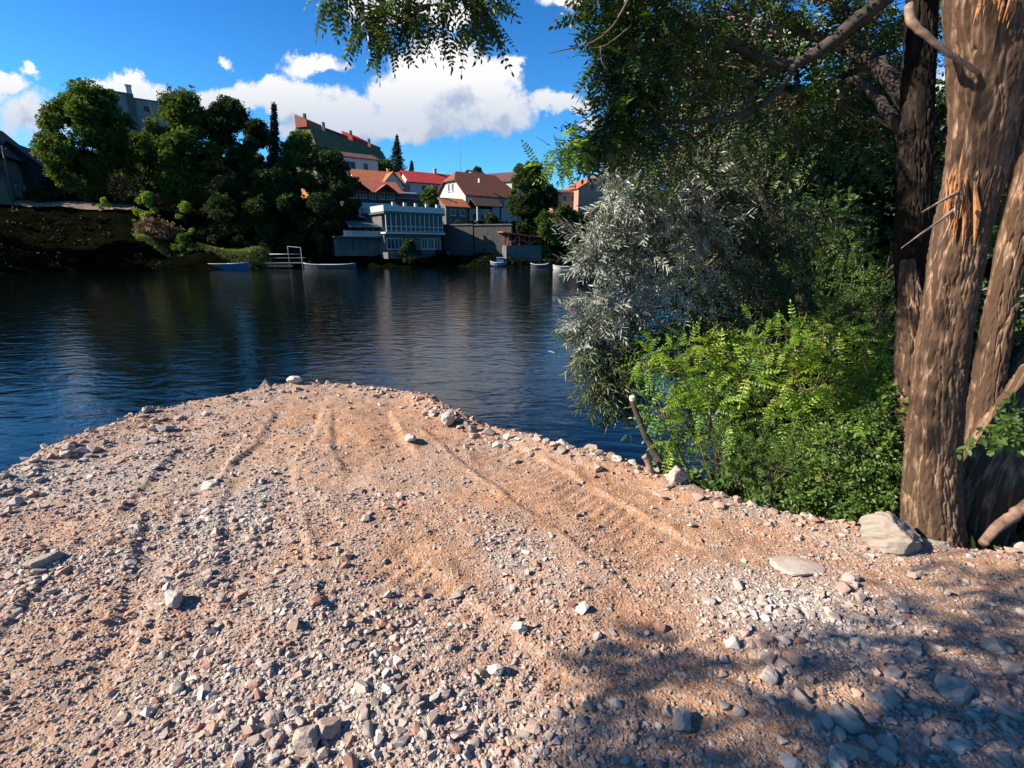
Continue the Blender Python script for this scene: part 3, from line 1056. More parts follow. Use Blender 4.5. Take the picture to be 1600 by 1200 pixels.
# dark old house at the left edge
b = on_far(14, 92)
house('farmhouse', 'old pale house with dark red tiled roof at the left edge beyond the river', 'house', b + Vector((-2.2, 0, -.3)), 112, 15, 9.5, 7.6, 5.2, 'oldwall', 'roof_dark',
      over=.9, wins=((-4, 2, 1.1, 1.4), (-1, 2, 1.1, 1.4), (2.5, 5, 1.1, 1.4)), side_wins=((-1, -2, 2, 1.0, 1.3), (-1, 2, 5.2, 1.0, 1.3)), chimneys=((-1.5, 1.0, 1.2),))
b = on_far(62, 97)
house('shed', 'low lean-to barn with dark roof beside the old house on the far left', 'shed', b + Vector((-1, 0, -.3)), 112, 9, 7, 5.5, 3.4, 'darkwall', 'roof_dark', over=.6)
# leaning white post by the track
p0 = W(20, 312, 81); p1 = W(3, 228, 81)
g = MB(); g.tube([p0 - Vector((0, 0, .8)), p0.lerp(p1, .5), p1], [.17, .14, .11], 8)
po = empty('lamp_post', p0); tag(po, 'leaning whitish concrete post beside the dirt track on the far left bank', 'post')
for q in [g.build('post', M['concrete'])]: q.parent = po; q.matrix_parent_inverse = Matrix.Translation(-p0)
g = MB(); g.bar(p1 + Vector((-.6, 0, -.4)), p1 + Vector((.6, 0, -.35)), .1)
q = g.build('crossarm', M['greywood']); q.parent = po; q.matrix_parent_inverse = Matrix.Translation(-p0)

# tower block behind the trees
b = on_far(222, 160); top = W(221, 155, 160).z
h = top - b.z
t_ = tag(empty('tower_block', b, R(38)), 'tall grey concrete tower block behind the trees', 'building')
w_ = MB(); w_.box((-4.5, 0, h / 2 - 2), (7.5, 12, h + 4)); w_.box((4.6, .8, h / 2 - 2.4), (7.5, 12, h + 3.2)); w_.build('wall', M['grey'], t_)
w_ = MB(); w_.box((0, -5.6, h / 2 - 1.6), (1.4, 2.0, h + 3.4)); w_.build('stair_shaft', M['concrete'], t_)
w_ = MB(); w_.box((0, -4.0, h + 1.2), (1.3, 1.3, 2.6)); w_.box((0, -4.0, h + 2.6), (1.6, 1.6, .25)); w_.build('chimney', M['white'], t_)
w_ = MB(); w_.box((-4.5, 0, h + .1), (7.9, 12.4, .3)); w_.box((4.6, .8, h - .7), (7.9, 12.4, .3)); w_.build('roof_edge', M['steel'], t_)
for i in range(5):
    for k in range(2):
        window(t_, (-6.2 + k * 9.6, -6.0 + (.8 if k else 0), h - 3 - i * 3.0), (0, -1), 1.3, 1.3, 'concrete')

# long apartment block with a green mansard roof and red top storey
A = W(492, 240, 150); B = W(607, 262, 190)
dirv = (B - A).xy; Lb = dirv.length; ang = math.atan2(dirv.y, dirv.x)
zt_ = 26.5
bb = empty('apartment_block', ((A.x + B.x) / 2, (A.y + B.y) / 2, 16), ang)
tag(bb, 'long apartment block on the hill with olive mansard roof and red roof sheds', 'building')
ztl = W(608, 262, 190).z - 16
w_ = MB(); w_.box((0, 3.5, ztl / 2 - 4), (Lb, 7, ztl + 8)); w_.build('wall', M['ochre'], bb)
w_ = MB(); w_.box((-Lb * .05, -.35, ztl / 2 - 4), (Lb * .6, .9, ztl + 7)); w_.build('facade_panel', M['white'], bb)
w_ = MB(); zm = ztl + 5.2
w_.poly([(-Lb / 2 - .4, -.9, ztl), (Lb / 2 + .4, -.9, ztl), (Lb / 2 + .4, 7.9, ztl), (-Lb / 2 - .4, 7.9, ztl),
         (-Lb / 2 + .6, 1.5, zm), (Lb / 2 - 1, 1.5, zm), (Lb / 2 - 1, 5.5, zm), (-Lb / 2 + .6, 5.5, zm)],
        [(0, 1, 5, 4), (1, 2, 6, 5), (2, 3, 7, 6), (3, 0, 4, 7), (4, 5, 6, 7), (3, 2, 1, 0)])
w_.build('mansard_roof', M['hedge'], bb)
for (u0, u1, hh, mm) in ((-.50, -.34, 2.8, 'roof_rust'), (-.30, -.02, 2.2, 'roof_dark'), (.04, .26, 3.2, 'roof_red'), (.30, .46, 2.6, 'roof_rust')):
    w_ = MB(); a_, b_ = u0 * Lb, u1 * Lb
    w_.poly([(a_, 1.7, zm - .5), (b_, 1.7, zm - .5), (b_, 5.3, zm - .5), (a_, 5.3, zm - .5), (a_, 1.7, zm + hh * .45), (b_, 1.7, zm + hh * .45), (b_, 5.3, zm + hh), (a_, 5.3, zm + hh)],
            [(0, 1, 5, 4), (1, 2, 6, 5), (2, 3, 7, 6), (3, 0, 4, 7), (4, 5, 6, 7)])
    ro = w_.build('roof', M[mm], bb)
    w_ = MB(); w_.box((a_ + .4, 2.4, zm + hh * .6 + .5), (.6, .6, 1.4)); w_.build('chimney', M['darkwall'], ro)
for i in range(7):
    for k in range(3):
        window(bb, (-Lb * .33 + i * Lb * .09, -.8, ztl - 1.9 - k * 3.0), (0, -1), 1.8, 1.5, 'white')
w_ = MB(); w_.box((-Lb * .12, -1.4, ztl - 3.2), (Lb * .3, 1.6, .25)); w_.box((-Lb * .12, -2.15, ztl - 2.7), (Lb * .3, .08, .9)); w_.build('balcony', M['concrete'], bb)

# white modern house below it
b = on_far(556, 140); 
hh = W(556, 240, 140).z - b.z
ht = house('flat_roofed_house', 'white flat roofed block with dark balcony windows above the orange roofed house', 'house', b, 38, 9.5, 8, hh - 1.5, 1.5, 'white', 'roof_dark',
      wins=((-2.6, hh - 3.5, 2.6, 1.8), (1.4, hh - 3.5, 1.2, 1.6), (-2.6, hh - 7, 2.6, 1.8), (2.4, hh - 7, 1.2, 1.5)))

# orange tiled house with front gable
b = on_far(588, 124); hh = W(588, 290, 124).z - b.z
hg = house('orange_roofed_house', 'white house with bright orange tiled roof and a front gable', 'house', b, 30, 10.5, 7.5, hh + .6, 2.5, 'white', 'roof_orange', over=.55,
      wins=((-2.6, hh - .8, 1.2, 1.3),), side_wins=((-1, 0, hh - .7, 1.0, 1.3),), chimneys=((3.6, 1.2, 1.6),))
w_ = MB(); w_.poly([(0.2, -6.2, -3), (4.4, -6.2, -3), (4.4, -6.2, hh), (2.3, -6.2, hh + 2.3), (.2, -6.2, hh), (.2, -3, -3), (4.4, -3, -3), (4.4, -3, hh), (2.3, -3, hh + 2.3), (.2, -3, hh)],
                   [(0, 1, 2, 3, 4), (0, 4, 9, 5), (1, 6, 7, 2), (9, 8, 7, 6, 5)])
w_.build('gable_wing', M['white'], hg)
w_ = MB()
w_.prism([(-.3, -6.7, hh - .35), (2.3, -6.7, hh + 2.5), (2.3, 0, hh + 2.5), (-.3, 0, hh - .35)][::-1], .18)
w_.prism([(2.3, -6.7, hh + 2.5), (4.9, -6.7, hh - .35), (4.9, 0, hh - .35), (2.3, 0, hh + 2.5)][::-1], .18)
w_.build('gable_roof', M['roof_orange'], hg)
window(hg, (1.5, -6.2, hh - 1.2), (0, -1), 1.1, 1.5); window(hg, (3.1, -6.2, hh - 1.2), (0, -1), 1.1, 1.5)
# red roofed long house
b = on_far(660, 133); hh = W(660, 288, 133).z - b.z
house('red_roofed_house', 'long house with vivid red roof and white gable wall', 'house', b + Vector((1.5, 0, 0)), 34, 13, 8, hh, 2.6, 'white', 'roof_red', over=.6,
      wins=((-3, hh - 1.4, 1.2, 1.3), (0, hh - 1.4, 1.2, 1.3), (3, hh - 1.4, 1.2, 1.3)), chimneys=((2.0, 0, 1.0),))
# slate blue lean-to roof between them
b = on_far(632, 112)
s_ = tag(empty('shed', b, R(32)), 'low shed with blue-grey sheet roof below the orange roofed house', 'shed')
z_ = W(632, 302, 112).z - b.z
w_ = MB(); w_.box((0, 0, z_ / 2 - 1), (6.5, 5, z_ + 2 - .5)); w_.build('wall', M['darkwall'], s_)
w_ = MB(); w_.prism([(-3.7, -3, z_ - 1.2), (3.7, -3, z_ - 1.2), (3.7, 2.8, z_ + .6), (-3.7, 2.8, z_ + .6)], .15); w_.build('roof', M['tarp'], s_)
b = W(618, 299, 109)
s_ = tag(empty('parasol', b - Vector((0, 0, 2.4))), 'small white parasol on the terrace below the orange roofed house', 'parasol')
w_ = MB(); cz = 2.4; ring = [(1.7 * math.cos(a), 1.7 * math.sin(a), cz - .35) for a in np.linspace(0, 2 * math.pi, 9)[:-1]]
w_.poly(ring + [(0, 0, cz + .25)], [(i, (i + 1) % 8, 8) for i in range(8)]); w_.build('canopy', M['boatwhite'], s_)
w_ = MB(); w_.tube([(0, 0, -1), (0, 0, cz + .2)], .05); w_.build('pole', M['steel'], s_)

# big house with half-hipped brown roof
b = on_far(748, 113); zb = W(741, 343, 108).z; ev = W(741, 306, 108).z
hw_ = ev - zb + .2
b = Vector((W(748, 388, 112).x + .2, 113.5, zb))
hb = house('tiled_house', 'big cream gabled house with large red-brown tiled roof by the river', 'house', b, 38, 14.0, 11.0, hw_, 4.6, 'white', 'roof_brown',
      left=(1.8, .62), right=(3.2, 0.0), over=.55,
      wins=[(u, hw_ - 1.5, .95, 1.35) for u in (-5.6, -3.9, -1.6, -.4, 2.0, 3.7, 5.6)] + [(u, hw_ - 4.3, .95, 1.2) for u in (-5.0, -3.0, 4.6)],
      side_wins=((-1, -.75, hw_ + 1.5, .7, 1.5), (-1, .75, hw_ + 1.5, .7, 1.5)))
w_ = MB(); w_.box((-7.02, 0, hw_ / 2 - .2), (.06, 10.9, hw_ - .6)); w_.build('gable_render', M['cream'], hb)
w_ = MB(); w_.box((-2.5, -3.9, hw_ + 2.8), (.5, .5, .8)); w_.build('roof_vent', M['cream'], hb)
# annex with little red roof at its left
b = Vector((W(706, 388, 104).x, 103.5, W(706, 345, 103.5).z))
house('annex_house', 'low red roofed annex in front of the cream gable of the big house', 'house', b, 38, 5, 5, 2.6, 1.5, 'concrete', 'roof_orange', over=.4, wins=((-1, 1.4, 1, 1.1), (1.2, 1.4, 1, 1.1)))
# dark timber gazebo in front
gz = W(757, 345, 104)
gg = tag(empty('gazebo', gz, R(30)), 'dark timber gazebo with white corner post below the big house', 'gazebo')
w_ = MB(); w_.prism([(-3, -2.4, 2.6), (3, -2.4, 2.6), (3, 0, 4.1), (-3, 0, 4.1)], .2); w_.prism([(-3, 0, 4.1), (3, 0, 4.1), (3, 2.4, 2.6), (-3, 2.4, 2.6)], .2); w_.build('roof', M['darkwood'], gg)
for i, (x_, y_) in enumerate(((-2.5, -2), (2.5, -2), (2.5, 2), (-2.5, 2))):
    w_ = MB(); w_.box((x_, y_, .9), (.22, .22, 3.6)); w_.build('post', M['frame' if i == 0 else 'darkwood'], gg)
w_ = MB(); w_.box((0, 0, -.3), (6, 5, .3)); w_.build('floor_deck', M['darkwood'], gg)

# white houses behind the big roof
b = on_far(786, 150); z_ = W(786, 286, 150).z - b.z
house('white_house', 'white house half hidden behind the big tiled roof and the round tree', 'house', b, -24, 9, 8, z_, 2.6, 'white', 'roof_dark', over=.4, wins=((-2.5, z_ - 1.5, 1, 1.2), (0, z_ - 1.5, 1, 1.2)))
b = on_far(745, 150); z_ = W(745, 280, 150).z - b.z
house('cream_house', 'small gable peeping over the ridge of the big tiled roof', 'house', b, 60, 8, 6, z_, 1.9, 'cream', 'roof_dark', over=.4)
# salmon building at right
b = on_far(918, 134); z_ = W(918, 299, 134).z - b.z
house('salmon_building', 'salmon pink gabled building behind the silver willow', 'building', b, -72, 12, 11, z_, 3.1, 'pink', 'roof_rust', over=.35,
      side_wins=((-1, 0, z_ + 1.1, .8, .8), (-1, -3, z_ - 1.6, 1, 1.4), (-1, 0, z_ - 1.6, 1, 1.4), (-1, 3, z_ - 1.6, 1, 1.4)))
b = on_far(884, 132); z_ = W(884, 303, 132).z - b.z
sw = house('salmon_wing', 'low salmon pink wing with dark windows left of the pink gable', 'building', b, 8, 8, 6, z_, .8, 'pink', 'roof_dark', over=.25, wins=[(u, z_ - 1.4, .9, 1.3) for u in (-3, -1, 1, 3)])

# balcony house with brown roof left of the restaurant
b = on_far(578, 101); zf = W(578, 333, 98).z; b = Vector((b.x, 101, zf)); 
hh = W(578, 300, 101).z - zf
bh = house('balcony_house', 'house with rusty brown roofs, timber balcony and bright white wall below', 'house', b, 30, 9.5, 7, hh, 1.9, 'darkwall', 'roof_rust', over=.9,
      wins=[(u, hh - .95, 1.2, 1.0) for u in (-3.4, -1.7, 0, 1.7, 3.4)])
w_ = MB(); w_.box((0, -4.2, hh - 2.1), (9.5, 1.3, .18)); w_.build('balcony_floor', M['darkwood'], bh)
w_ = MB(); w_.box((0, -4.8, hh - 1.2), (9.5, .06, .08))
for i in range(20): w_.box((-4.7 + i * .495, -4.8, hh - 1.65), (.06, .06, .8))
w_.build('balcony_railing', M['greywood'], bh)
w_ = MB(); w_.box((.6, -4.3, hh - 3.6), (7.4, 1.0, 2.6)); w_.build('terrace_wall', M['boatwhite'], bh)
for i, (x_, d_) in enumerate(((-2.6, 1), (2.3, 1))):
    w_ = MB(); w_.prism([(x_ - 2, -5.2, hh - .3), (x_, -5.2, hh + 1.1), (x_, -1, hh + 1.1), (x_ - 2, -1, hh - .3)][::-1], .14)
    w_.prism([(x_, -5.2, hh + 1.1), (x_ + 2, -5.2, hh - .3), (x_ + 2, -1, hh - .3), (x_, -1, hh + 1.1)][::-1], .14)
    w_.build('porch_roof', M['roof_rust'], bh)
# orange house half hidden by trees
b = on_far(492, 103); z_ = W(492, 296, 100).z - b.z
house('orange_house', 'orange rendered house glimpsed between the dark trees', 'house', b, 62, 7, 7, z_, 2.0, 'orangewall', 'roof_rust', over=.4, wins=((-1.4, z_ - 2, 1, 1.4), (1.4, z_ - 2, 1, 1.4)),
      side_wins=((-1, 0, z_ - 2, 1, 1.4),))

# riverside restaurant: glazed upper storey over a plastered lower one
Yr = 87.0
RA = W(602, 393, 84); RB = W(690, 393, 90.5)
dv = (RB - RA).xy; Lr = dv.length; an = math.atan2(dv.y, dv.x)
zf = W(645, 393, 87).z; z1 = W(645, 366, 87).z - zf; z2 = W(645, 335, 87).z - zf; z3 = W(645, 326, 87).z - zf
rr = empty('restaurant', ((RA.x + RB.x) / 2, (RA.y + RB.y) / 2, zf), an)
tag(rr, 'two storey white riverside building with a long glazed upper veranda', 'building')
w_ = MB(); w_.box((0, 4, z1 / 2 - .6), (Lr, 8, z1 + 1.2 - .01)); w_.build('wall', M['concrete'], rr)
w_ = MB(); w_.box((0, 3.6, z1 + .14), (Lr + .5, 9.4, .28)); w_.build('floor_slab', M['boatwhite'], rr)
w_ = MB(); w_.box((0, 4.4, (z1 + z2) / 2 + .15), (Lr - .3, 7, z2 - z1 - .3)); w_.build('upper_wall', M['concrete'], rr)
w_ = MB(); w_.box((0, 3.6, z2 + .12), (Lr + .6, 9.4, .34)); w_.build('roof_slab', M['teal'], rr)
w_ = MB(); w_.box((0, -.9, z2 + .29 + (z3 - z2) / 2), (Lr + .6, .2, z3 - z2)); w_.box((-Lr / 2 - .2, 3.6, z2 + .29 + (z3 - z2) / 2), (.2, 9, z3 - z2))
for i in range(5): w_.box((-Lr * .36 + i * Lr * .19, -.9, z3 + .35), (.5, .4, .9))
w_.build('parapet', M['boatwhite'], rr)
nb = 12
for i in range(nb + 1):
    w_ = MB(); w_.box((-Lr / 2 + .1 + i * (Lr - .2) / nb, -.75, (z1 + z2) / 2 + .12), (.12, .13, z2 - z1 - .32)); w_.build('veranda_post', M['frame'], rr)
for i in range(nb):
    xc = -Lr / 2 + .1 + (i + .5) * (Lr - .2) / nb
    w_ = MB(); w_.box((xc, -.75, (z1 + z2) / 2 + .12), ((Lr - .2) / nb - .16, .05, z2 - z1 - .36)); w_.build('glass_pane', M['glass'], rr)
w_ = MB(); w_.box((0, -.9, z1 + 1.15), (Lr, .07, .1)); w_.box((0, -.9, z1 + .45), (Lr, .07, .07))
w_.build('railing', M['frame'], rr)
for u, ww in ((-Lr * .40, 1.4), (-Lr * .27, 1.4), (Lr * .18, 1.1), (Lr * .30, 1.1), (Lr * .42, 1.1)):
    window(rr, (u, 0, z1 * .45), (0, -1), ww, z1 * .6)
w_ = MB(); w_.box((0, -.9, -.6), (Lr + 1, 2.2, 1.0)); w_.build('terrace_slab', M['concrete'], rr)

# restaurant's left neighbour with teal awning and white fence
RA = W(524, 390, 83); RB = W(596, 390, 86); dv = (RB - RA).xy; Ll = dv.length; an = math.atan2(dv.y, dv.x)
zf = W(560, 390, 84).z
r2 = empty('boathouse', ((RA.x + RB.x) / 2, (RA.y + RB.y) / 2, zf), an)
tag(r2, 'low boathouse with pale blue doors under a teal awning left of the glazed building', 'building')
zA = W(560, 371, 84).z - zf; zB = W(560, 349, 84).z - zf
w_ = MB(); w_.box((0, 3, zA / 2 - .5), (Ll, 6, zA + 1)); w_.build('wall', M['concrete'], r2)
w_ = MB(); w_.prism([(-Ll * .2, -1.2, zB - .5), (Ll / 2, -1.2, zB - .5), (Ll / 2, 3.5, zB + .6), (-Ll * .2, 3.5, zB + .6)], .12); w_.build('awning', M['teal'], r2)
for i in range(5):
    w_ = MB(); w_.box((-Ll * .16 + i * Ll * .16, -1.0, (zA + zB) / 2 - .3), (.1, .1, zB - zA - .3)); w_.build('awning_post', M['steel'], r2)
w_ = MB()
for i in range(26):
    w_.box((-Ll * .3 + i * Ll * .031, -1.15, zA + .55), (.14, .05, .95))
w_.box((0.6, -1.15, zA + .3), (Ll * .85, .04, .08)); w_.build('fence', M['frame'], r2)
w_ = MB(); w_.box((0, 1.2, zA + .06), (Ll + .4, 5.4, .16)); w_.build('terrace_slab', M['concrete'], r2)
for i in range(4):
    w_ = MB(); w_.box((-Ll * .34 + i * Ll * .15, -.06, zA * .45), (1.3, .1, zA * .75)); w_.build('door', M['teal'], r2)

# quay wall at the foot of the houses
for (x0, x1, Y0, Y1, ztop, lab) in ((693, 740, 94, 92, 352, 'dark stone retaining wall right of the glazed building'), (742, 800, 92, 90, 352, 'dark retaining wall below the timber gazebo')):
    a = W(x0, ztop, Y0); c = W(x1, ztop, Y1); an = math.atan2(c.y - a.y, c.x - a.x); Lq = (c - a).length
    q = tag(empty('retaining_wall', (a + c) / 2, an), lab, 'wall')
    w_ = MB(); w_.box((0, 0, -2.6), (Lq, .8, 5.2)); w_.build('wall', M['darkwall'], q)
    w_ = MB(); w_.box((0, -.05, .09), (Lq + .2, 1.1, .18)); w_.build('coping', M['concrete'], q)

# red roofed boat shelter on a grey slab wall
a = W(792, 383, 87); 
q = tag(empty('boat_shelter', a, R(14)), 'open shelter with sloping red metal roof on a grey wall at the water', 'shelter')
s = 87 / 780
w_ = MB(); w_.box((3.0, 1.6, -1.35), (6.2, 3.2, 2.6)); w_.build('base_wall', M['concrete'], q)
w_ = MB(); w_.prism([(-.8, -.6, 2.15), (6.0, -.6, 1.35), (6.0, 3.6, 1.5), (-.8, 3.6, 2.3)], .16); w_.build('roof', M['redmetal'], q)
for i, x_ in enumerate((.3, 2.2, 4.0, 5.6)):
    for y_ in (.2, 3.0):
        w_ = MB(); w_.box((x_, y_, .85), (.14, .14, 1.9 - i * .17)); w_.build('post', M['redmetal'], q)
for x0, x1, z0, z1 in ((.3, 2.2, .15, 1.4), (2.2, 4.0, 1.3, .15), (4, 5.6, .1, 1.1)):
    w_ = MB(); w_.bar((x0, .2, z0), (x1, .2, z1), .1); w_.build('brace', M['greywood'], q)
w_ = MB(); w_.bar((.3, .2, .7), (5.6, .2, .6), .07); w_.build('railing', M['redmetal'], q)

# ------------------------------------------------------------------ boats and jetty
def boat(name, label, px0, px1, py, Y, hull, wid=1.3, hgt=.55, rim='boatwhite', cabin=False, rz_extra=0.0):
    a = W(px0, py, Y); c = W(px1, py, Y); Lb_ = (c - a).length
    o = tag(empty(name, ((a + c) / 2).xy.to_3d() + Vector((0, 0, WATER)), rz_extra), label, 'boat')
    n = 14; ring = []; 
    mb = MB(); vs = []; fs = []
    for i in range(n + 1):
        t = i / n; xx = (t - .5) * Lb_; k = max(.04, (1 - abs(2 * t - 1) ** 2.4)); sheer = .22 * abs(2 * t - 1) ** 3
        w2 = wid / 2 * k
        vs += [(xx, -w2, hgt + sheer), (xx, -w2 * .75, -.12 + sheer * .8), (xx, w2 * .75, -.12 + sheer * .8), (xx, w2, hgt + sheer), (xx, w2 * .85, hgt + sheer), (xx, w2 * .6, .05 + sheer), (xx, -w2 * .6, .05 + sheer), (xx, -w2 * .85, hgt + sheer)]
    for i in range(n):
        for k in range(8):
            fs.append((i * 8 + k, (i + 1) * 8 + k, (i + 1) * 8 + (k + 1) % 8, i * 8 + (k + 1) % 8))
    fs += [tuple(range(8)), tuple(n * 8 + k for k in reversed(range(8)))]
    mb.poly(vs, fs); mb.build('hull', M[hull], o)
    for sg in (-1, 1):
        pts = [((i / n - .5) * Lb_, sg * wid / 2 * max(.04, (1 - abs(2 * i / n - 1) ** 2.4)), hgt + .03 + .22 * abs(2 * i / n - 1) ** 3) for i in range(n + 1)]
        MB().tube(pts, .055, 5).build('gunwale', M[rim], o)
    for t in (-.22, .12):
        MB().box((t * Lb_, 0, hgt * .7), (.28, wid * .86, .05)).build('bench', M['greywood'], o)
    if cabin:
        MB().box((.1 * Lb_, 0, hgt + .42), (Lb_ * .42, wid * .7, .7)).build('cabin', M['tarp'], o)
        MB().box((.1 * Lb_, 0, hgt + .82), (Lb_ * .46, wid * .8, .08)).build('cabin_roof', M['boatwhite'], o)
    return o


boat('boat', 'long blue flat boat with pale rim moored left of the jetty', 305, 389, 414, 71.5, 'blue', 1.5, .75)
boat('boat', 'long low dark boat with thin white rim right of the white jetty frame', 473, 556, 413, 76, 'steel', 1.3, .5)
boat('boat', 'small blue motorboat with cabin moored before the dark quay', 766, 792, 402, 83, 'tarp', 1.4, .6, cabin=True)
boat('boat', 'short white rowing boat below the red roofed shelter', 829, 858, 413, 79, 'steel', 1.1, .4)
boat('boat', 'pale grey flat boat partly behind the willow at the far shore', 864, 905, 419, 72, 'boatwhite', 1.4, .35)

j0 = W(440, 407, 76)
jt = tag(empty('jetty', (j0.x, j0.y, WATER), 0.05), 'small timber jetty with a white tube frame at the far bank', 'jetty')
k_ = 76 * 1.0 / 780
def jx(px): return (px - 440) * 76 / 780
MB().box((jx(436), .8, .75), (jx(474) - jx(408), 2.2, .12)).build('deck', M['greywood'], jt)
MB().box((jx(430), 2.2, 1.45), (jx(470) - jx(396), 1.6, .1)).build('gangway', M['greywood'], jt)
for px in (410, 430, 450, 470):
    MB().tube([(jx(px), 0, -1.2), (jx(px), 0, .75)], .08, 6).build('pile', M['darkwood'], jt)
for z_ in (.25, .45): MB().box((jx(436), -.28, z_), (jx(458) - jx(416), .05, .08)).build('rail_board', M['greywood'], jt)
fr = MB(); zt2 = W(460, 385, 76).z - WATER; zm2 = W(460, 396, 76).z - WATER
fr.tube([(jx(452), -.2, .3), (jx(452), -.2, zt2), (jx(471), -.2, zt2 - .15), (jx(471), -.2, -.6)], .06, 6)
fr.tube([(jx(424), -.2, zm2 - .1), (jx(471), -.2, zm2 - .1)], .05, 6)
fr.build('tube_frame', M['boatwhite'], jt)

# antenna mast on the skyline
b = W(719, 262, 118); MBm = MB(); MBm.tube([b - Vector((0, 0, 6)), W(719, 232, 118)], [.07, .03], 6)
mm_ = tag(MBm.build('mast', M['steel']), 'thin mast rising behind the ridge of the big tiled roof', 'mast')

# ================================================================== FAR TREES
def far_tree(px, py_top, wpx, Y, mat, label, name='tree', n=900, low=.12, blobs=16, shape='round', base=None, seed=0, csz=1.0, group='trees on the far bank', trunk=True, cat='tree'):
    r = np.random.default_rng(abs(seed + int(px) * 7 + int(Y)))
    b = base or on_far(px, Y)
    # crown centre/top by pixel
    top = W(px, py_top, Y); H_ = max(1.0, top.z - b.z); wid = wpx / 780 * depth_at(top)
    top.x = (px - 800) / 780 * depth_at(top)
    ox = top.x - b.x
    root = tag(empty(name, b), label, cat, group)
    rad = wid / 2
    if shape == 'cone':
        m = n; t = r.random(m) ** .75; zz = H_ * (1 - t * (1 - low)); 
        layer = np.round(t * 14) / 14
        a = r.random(m) * 6.283; lob = .75 + .25 * np.sin(a * 3 + layer * 40)
        rr_ = rad * (t ** .85) * (.25 + .75 * r.random(m) ** .5) * lob * (.55 + .45 * (1 - (t * 14 - np.floor(t * 14))))
        pos = np.stack([rr_ * np.cos(a) + ox * zz / H_, rr_ * np.sin(a), zz - rr_ * .25], -1)
        D = np.stack([np.cos(a), np.sin(a), np.full(m, -.25)], -1)
    else:
        k = blobs; c = []
        zc = H_ * (low + (1 - low) * .5); hz = H_ * (1 - low) / 2
        while len(c) < k:
            q = r.uniform(-1, 1, 3)
            if (q ** 2).sum() > 1: continue
            w_at = 1.0 if shape == 'round' else (1 - .45 * q[2])
            c.append([q[0] * rad * .84 * w_at, q[1] * rad * .8, zc + q[2] * hz * .90, r.uniform(.13, .30) * rad])
        c.append([0, 0, H_ - rad * .34, rad * .34]); c.append([rad * .12, 0, H_ - rad * .75, rad * .42]); c.append([-rad * .3, 0, H_ - rad * .62, rad * .3]); c.append([-rad * .74, 0, zc - .1 * hz, rad * .26]); c.append([rad * .74, 0, zc, rad * .26])
        c = np.array(c); w_ = c[:, 3] ** 2; ci = r.choice(len(c), n, p=w_ / w_.sum())
        d = r.normal(size=(n, 3)); d /= np.linalg.norm(d, axis=1, keepdims=True)
        rad_ = c[ci, 3] * (.45 + .62 * r.random(n) ** .7 + .55 * (r.random(n) < .10) * r.random(n))
        pos = c[ci, :3] + d * rad_[:, None] * np.array([1.05, 1.05, .8])
        pos[:, 0] += ox * pos[:, 2] / H_
        pos[:, 2] = np.maximum(pos[:, 2], .3)
        D = d + r.normal(0, .5, d.shape)
    s = csz * (.8 + .5 * r.random(n)) * (.9 + wid / 30)
    V_, F_, T_ = stamp(T_CLU, pos, rand_basis(r, D, roll=.5), s, r, tint=np.clip(r.normal(.5, .25, n), 0, 1))
    tr = MB()
    if trunk:
        tr.tube([(0, 0, -1), (ox * .3, 0, H_ * .35), (ox * .8, 0, H_ * .8)], [max(.12, wid * .022), max(.1, wid * .018), .05], 7)
        if shape != 'cone':
            for i in range(5):
                q = c[i]; tr.tube([(ox * .25, 0, H_ * (.2 + .06 * i)), (q[0] * .5, q[1] * .5, (H_ * (.25 + .05 * i) + q[2]) / 2), (q[0], q[1], q[2])], [wid * .012, wid * .008, .03], 5)
        tr.build('trunk', M['darkbark'], root)
    link('crown' if cat == 'tree' else 'foliage', np_mesh('crown', V_, F_, False, {'tint': T_}), M[mat], root)
    return root


